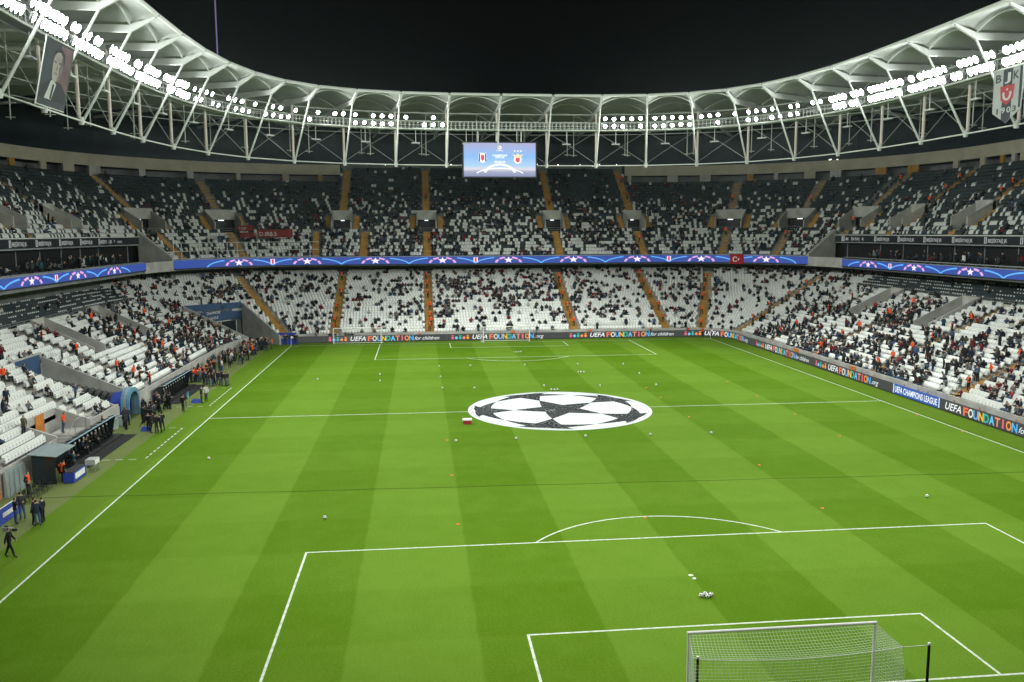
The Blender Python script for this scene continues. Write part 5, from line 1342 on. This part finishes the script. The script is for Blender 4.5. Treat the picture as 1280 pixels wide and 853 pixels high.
for x, y, s in ((-37.2, 60.6, 1.0), (-38.4, 48.0, .8)):
    e = empty('kit_bag', (x, y, 0)); MB().hexa([(-.5*s, -.3, 0), (.5*s, -.3, 0), (.5*s, .3, 0), (-.5*s, .3, 0)], [(-.38*s, -.15, .36), (.38*s, -.15, .36), (.38*s, .15, .36), (-.38*s, .15, .36)]).build('body', BLUE, e)
    MB().tube([(-.2*s, 0, .36), (-.1*s, 0, .5), (.1*s, 0, .5), (.2*s, 0, .36)], .02, 5).build('handle', BLACK, e); tag(e, 'blue kit bag on the grass by the technical area', 'bag', 'blue kit bags')
bd = empty('draped_table', (-34.9, 107.0, 0)); a_ = at_y(348, 431, 106.6); bd.location = (a_[0]+1.4, 107.2, 0)
MB().box((0, 0, .95), (2.9, .9, .06)).build('top', BLUE, bd); mb = MB(); V = [(x, -.46+.03*math.sin(x*9), z) for x in np.linspace(-1.45, 1.45, 18) for z in (.02, .92)]; mb.add(V, [(2*k, 2*k+2, 2*k+3, 2*k+1) for k in range(17)]); mb.build('drape', BLUE, bd)
for s in (-1, 1):
    MB().tube([(s*1.4, -.4, 1.0), (s*1.4, -.4, 1.9)], .03, 6).build('post', BLUE, bd)
    for y in (-.35, .35): MB().tube([(s*1.3, y, 0), (s*1.3, y, .92)], .03, 6).build('leg', DARK_METAL, bd)
MB().box((0, -.4, 1.7), (2.9, .05, .4)).build('canopy', BLUE, bd); tag(bd, 'blue draped table at the corner by the entrance', 'table')

# ------------------------------------------------------------------ people beside the pitch
G1 = 'camera crew beside the touchline'
def gp(px, py): p = at_z(px, py, 0); return p[0], p[1]
x, y = gp(13, 697); person(x, y, 0, .2, 'stand', 4, 'black', None, 'black', 'person in black walking along the touchline with a pale shoulder camera', G1)
sc_cam = empty('shoulder_camera', (x-.05, y+.12, 1.55), -.3); MB().box((0, 0, 0), (.55, .2, .22)).build('body', GREY_METAL, sc_cam); MB().tube([(.25, 0, 0), (.5, 0, 0)], .08, 8).build('lens', BLACK, sc_cam); MB().box((-.1, 0, .17), (.2, .08, .05)).build('handle', BLACK, sc_cam); tag(sc_cam, 'grey shoulder camera carried by the walking person in black', 'camera')
for (px, py, va, f, c, t, d) in ((20, 655, 3, .6, 'black', 'denim', 'person in a black top and jeans reaching out an arm'), (28, 650, 1, 2.5, 'charcoal', 'denim', 'person in a charcoal top and jeans facing the group'), (43, 657, 1, .3, 'black', 'black', 'person in a long black coat in the small group'), (47, 658, 2, 2.2, 'navy', 'denim', 'person in a navy coat and jeans in the small group'), (54, 654, 0, 3.0, 'black', 'black', 'person in black at the edge of the small group')):
    x, y = gp(px, py); person(x, y, 0, f, 'stand', va, c, None, t, d+' beside the touchline', G1)
x, y = gp(36, 621); person(x, y, 0, 0., 'stand', 0, 'orange', 'black', 'black', 'steward in an orange bib beside the orange gate in the wall', 'stewards by the shelter')
x, y = gp(79, 604); person(x, y, 0, .9, 'stand', 1, 'orange', 'black', 'black', 'steward in an orange bib by the glass roofed shelter', 'stewards by the shelter')
person(-39.9, 33.2, 0, .2, 'sit', 1, 'orange', 'black', 'black', 'steward in an orange bib sitting at the blue desk', 'stewards by the shelter')
person(-39.4, 34.6, 0, .2, 'stand', 1, 'teal', None, 'black', 'person in a teal jacket standing behind the blue desk', 'people at the desk')
person(-42.9, 41.9, 1.4, 0., 'stand', 0, 'orange', 'orange', 'denim', 'steward in an orange bib on the concrete steps landing', 'stewards by the shelter')
person(-41.7, 46.9, 0, .3, 'stand', 1, 'black', None, 'black', 'person in black beside the pale equipment cases', 'people at the cases')
G2 = 'crew standing by the technical area'
for k, (px, py, va, f, c, t) in enumerate(((186, 540, 1, -.8, 'black', 'black'), (190, 541, 0, .4, 'charcoal', 'black'), (196, 542, 2, 2.8, 'black', 'charcoal'), (201, 541, 1, 3.6, 'navy', 'black'), (203, 539, 0, 2.2, 'black', 'black'))):
    x, y = gp(px, py); person(x, y, 0, f, 'stand', va, c, None, t, 'person in dark clothes in the huddle before the tunnel arch', G2)
for px, py, c in ((229, 515, 'black'), (252, 504, 'black'), (258, 502, 'white'), (206, 512, 'grey'), (200, 516, 'black'), (196, 513, 'navy'), (212, 510, 'denim'), (189, 520, 'black')):
    x, y = gp(px, py); person(x, y, 0, random.uniform(-1, 1), 'stand', random.randrange(5), c, None, random.choice(['black', 'charcoal']), 'person with a %s top standing in front of the far dugout' % c, 'people before the far dugout')
for k in range(14):
    x, y = gp(258+k*2.4, 484-random.uniform(0, 4)); person(x-.3, y+random.uniform(-.5, .8), 0, random.uniform(-.6, .6)+.2, 'stand', random.randrange(3), random.choice(['black', 'charcoal', 'navy', 'charcoal']), None, random.choice(['black', 'grey', 'denim']), 'person in dark coat in the line past the far dugout', 'line of people past the far dugout')
for k in range(9):
    t = k/8; x, y = gp(262+26*t, 476-16*t); person(x-1.2, y+random.uniform(-1, 1), 0, random.uniform(-.6, .6), 'stand', random.randrange(3), 'orange', random.choice(['black', 'orange']), 'black', 'steward in an orange bib by the wall past the far dugout', 'stewards past the far dugout')
for k in range(46):
    t = random.random(); px = 296+46*t; py = 462-26*t-random.uniform(0, 5); x, y = gp(px, py)
    c = random.choice(['black', 'charcoal', 'navy', 'grey', 'white', 'denim', 'orange', 'grey', 'black', 'tan'])
    person(x-random.uniform(0, 3), y, 0, random.uniform(-1, 1), 'stand', random.randrange(5), c, None, random.choice(['black', 'charcoal', 'denim']), 'person wearing %s among the photographers by the corner' % ('an orange bib' if c == 'orange' else c), 'photographers gathered by the corner')
for k in range(10):
    x = random.uniform(-31.5, -24.5); person(x, 108.6+random.uniform(-.3, .4), 0, -PI/2+random.uniform(-.5, .5), 'stand', random.randrange(3), random.choice(['black', 'charcoal', 'grey', 'navy']), None, 'charcoal', 'person in dark clothes behind the boards by the training goal', 'people by the training goal')
for k in range(8):
    x = -36+random.uniform(0, 2.6); person(x, 106.4+random.uniform(0, 1), 0, -PI/2+random.uniform(-.5, .5), 'stand', random.randrange(3), random.choice(['black', 'charcoal', 'navy']), None, 'charcoal', 'person in dark clothes beside the blue draped table', 'people by the blue table')
person(33.0, 108.6, 0, -1.2, 'stand', 0, 'yellow', 'yellow', 'black', 'steward in a yellow bib behind the curved corner board', None)
for k, y in enumerate(np.arange(37.2, 46, .86)):
    if random.random() < .35: person(-40.75, y, .12, 0, 'sit', random.randrange(3), random.choice(['black', 'navy']), None, 'black', 'person in dark kit sitting inside the dugout by the steps', 'people sitting in the dugout')
print('individual people', NP[0])

# ------------------------------------------------------------------ thin night haze lit by the floodlights
hz = MB(); hz.box((0, 60, 20.2), (210, 250, 42.6)); hzo = hz.build('haze', None)
hm_ = bpy.data.materials.new('haze'); hm_.use_nodes = True; _n = hm_.node_tree.nodes; _n.remove(_n['Principled BSDF'])
pv = _n.new('ShaderNodeVolumePrincipled'); pv.inputs['Color'].default_value = (.80, .97, .98, 1); pv.inputs['Density'].default_value = .000045; pv.inputs['Anisotropy'].default_value = .8
hm_.node_tree.links.new(pv.outputs[0], _n['Material Output'].inputs['Volume']); hzo.data.materials.clear(); hzo.data.materials.append(hm_); hzo['kind'] = 'stuff'
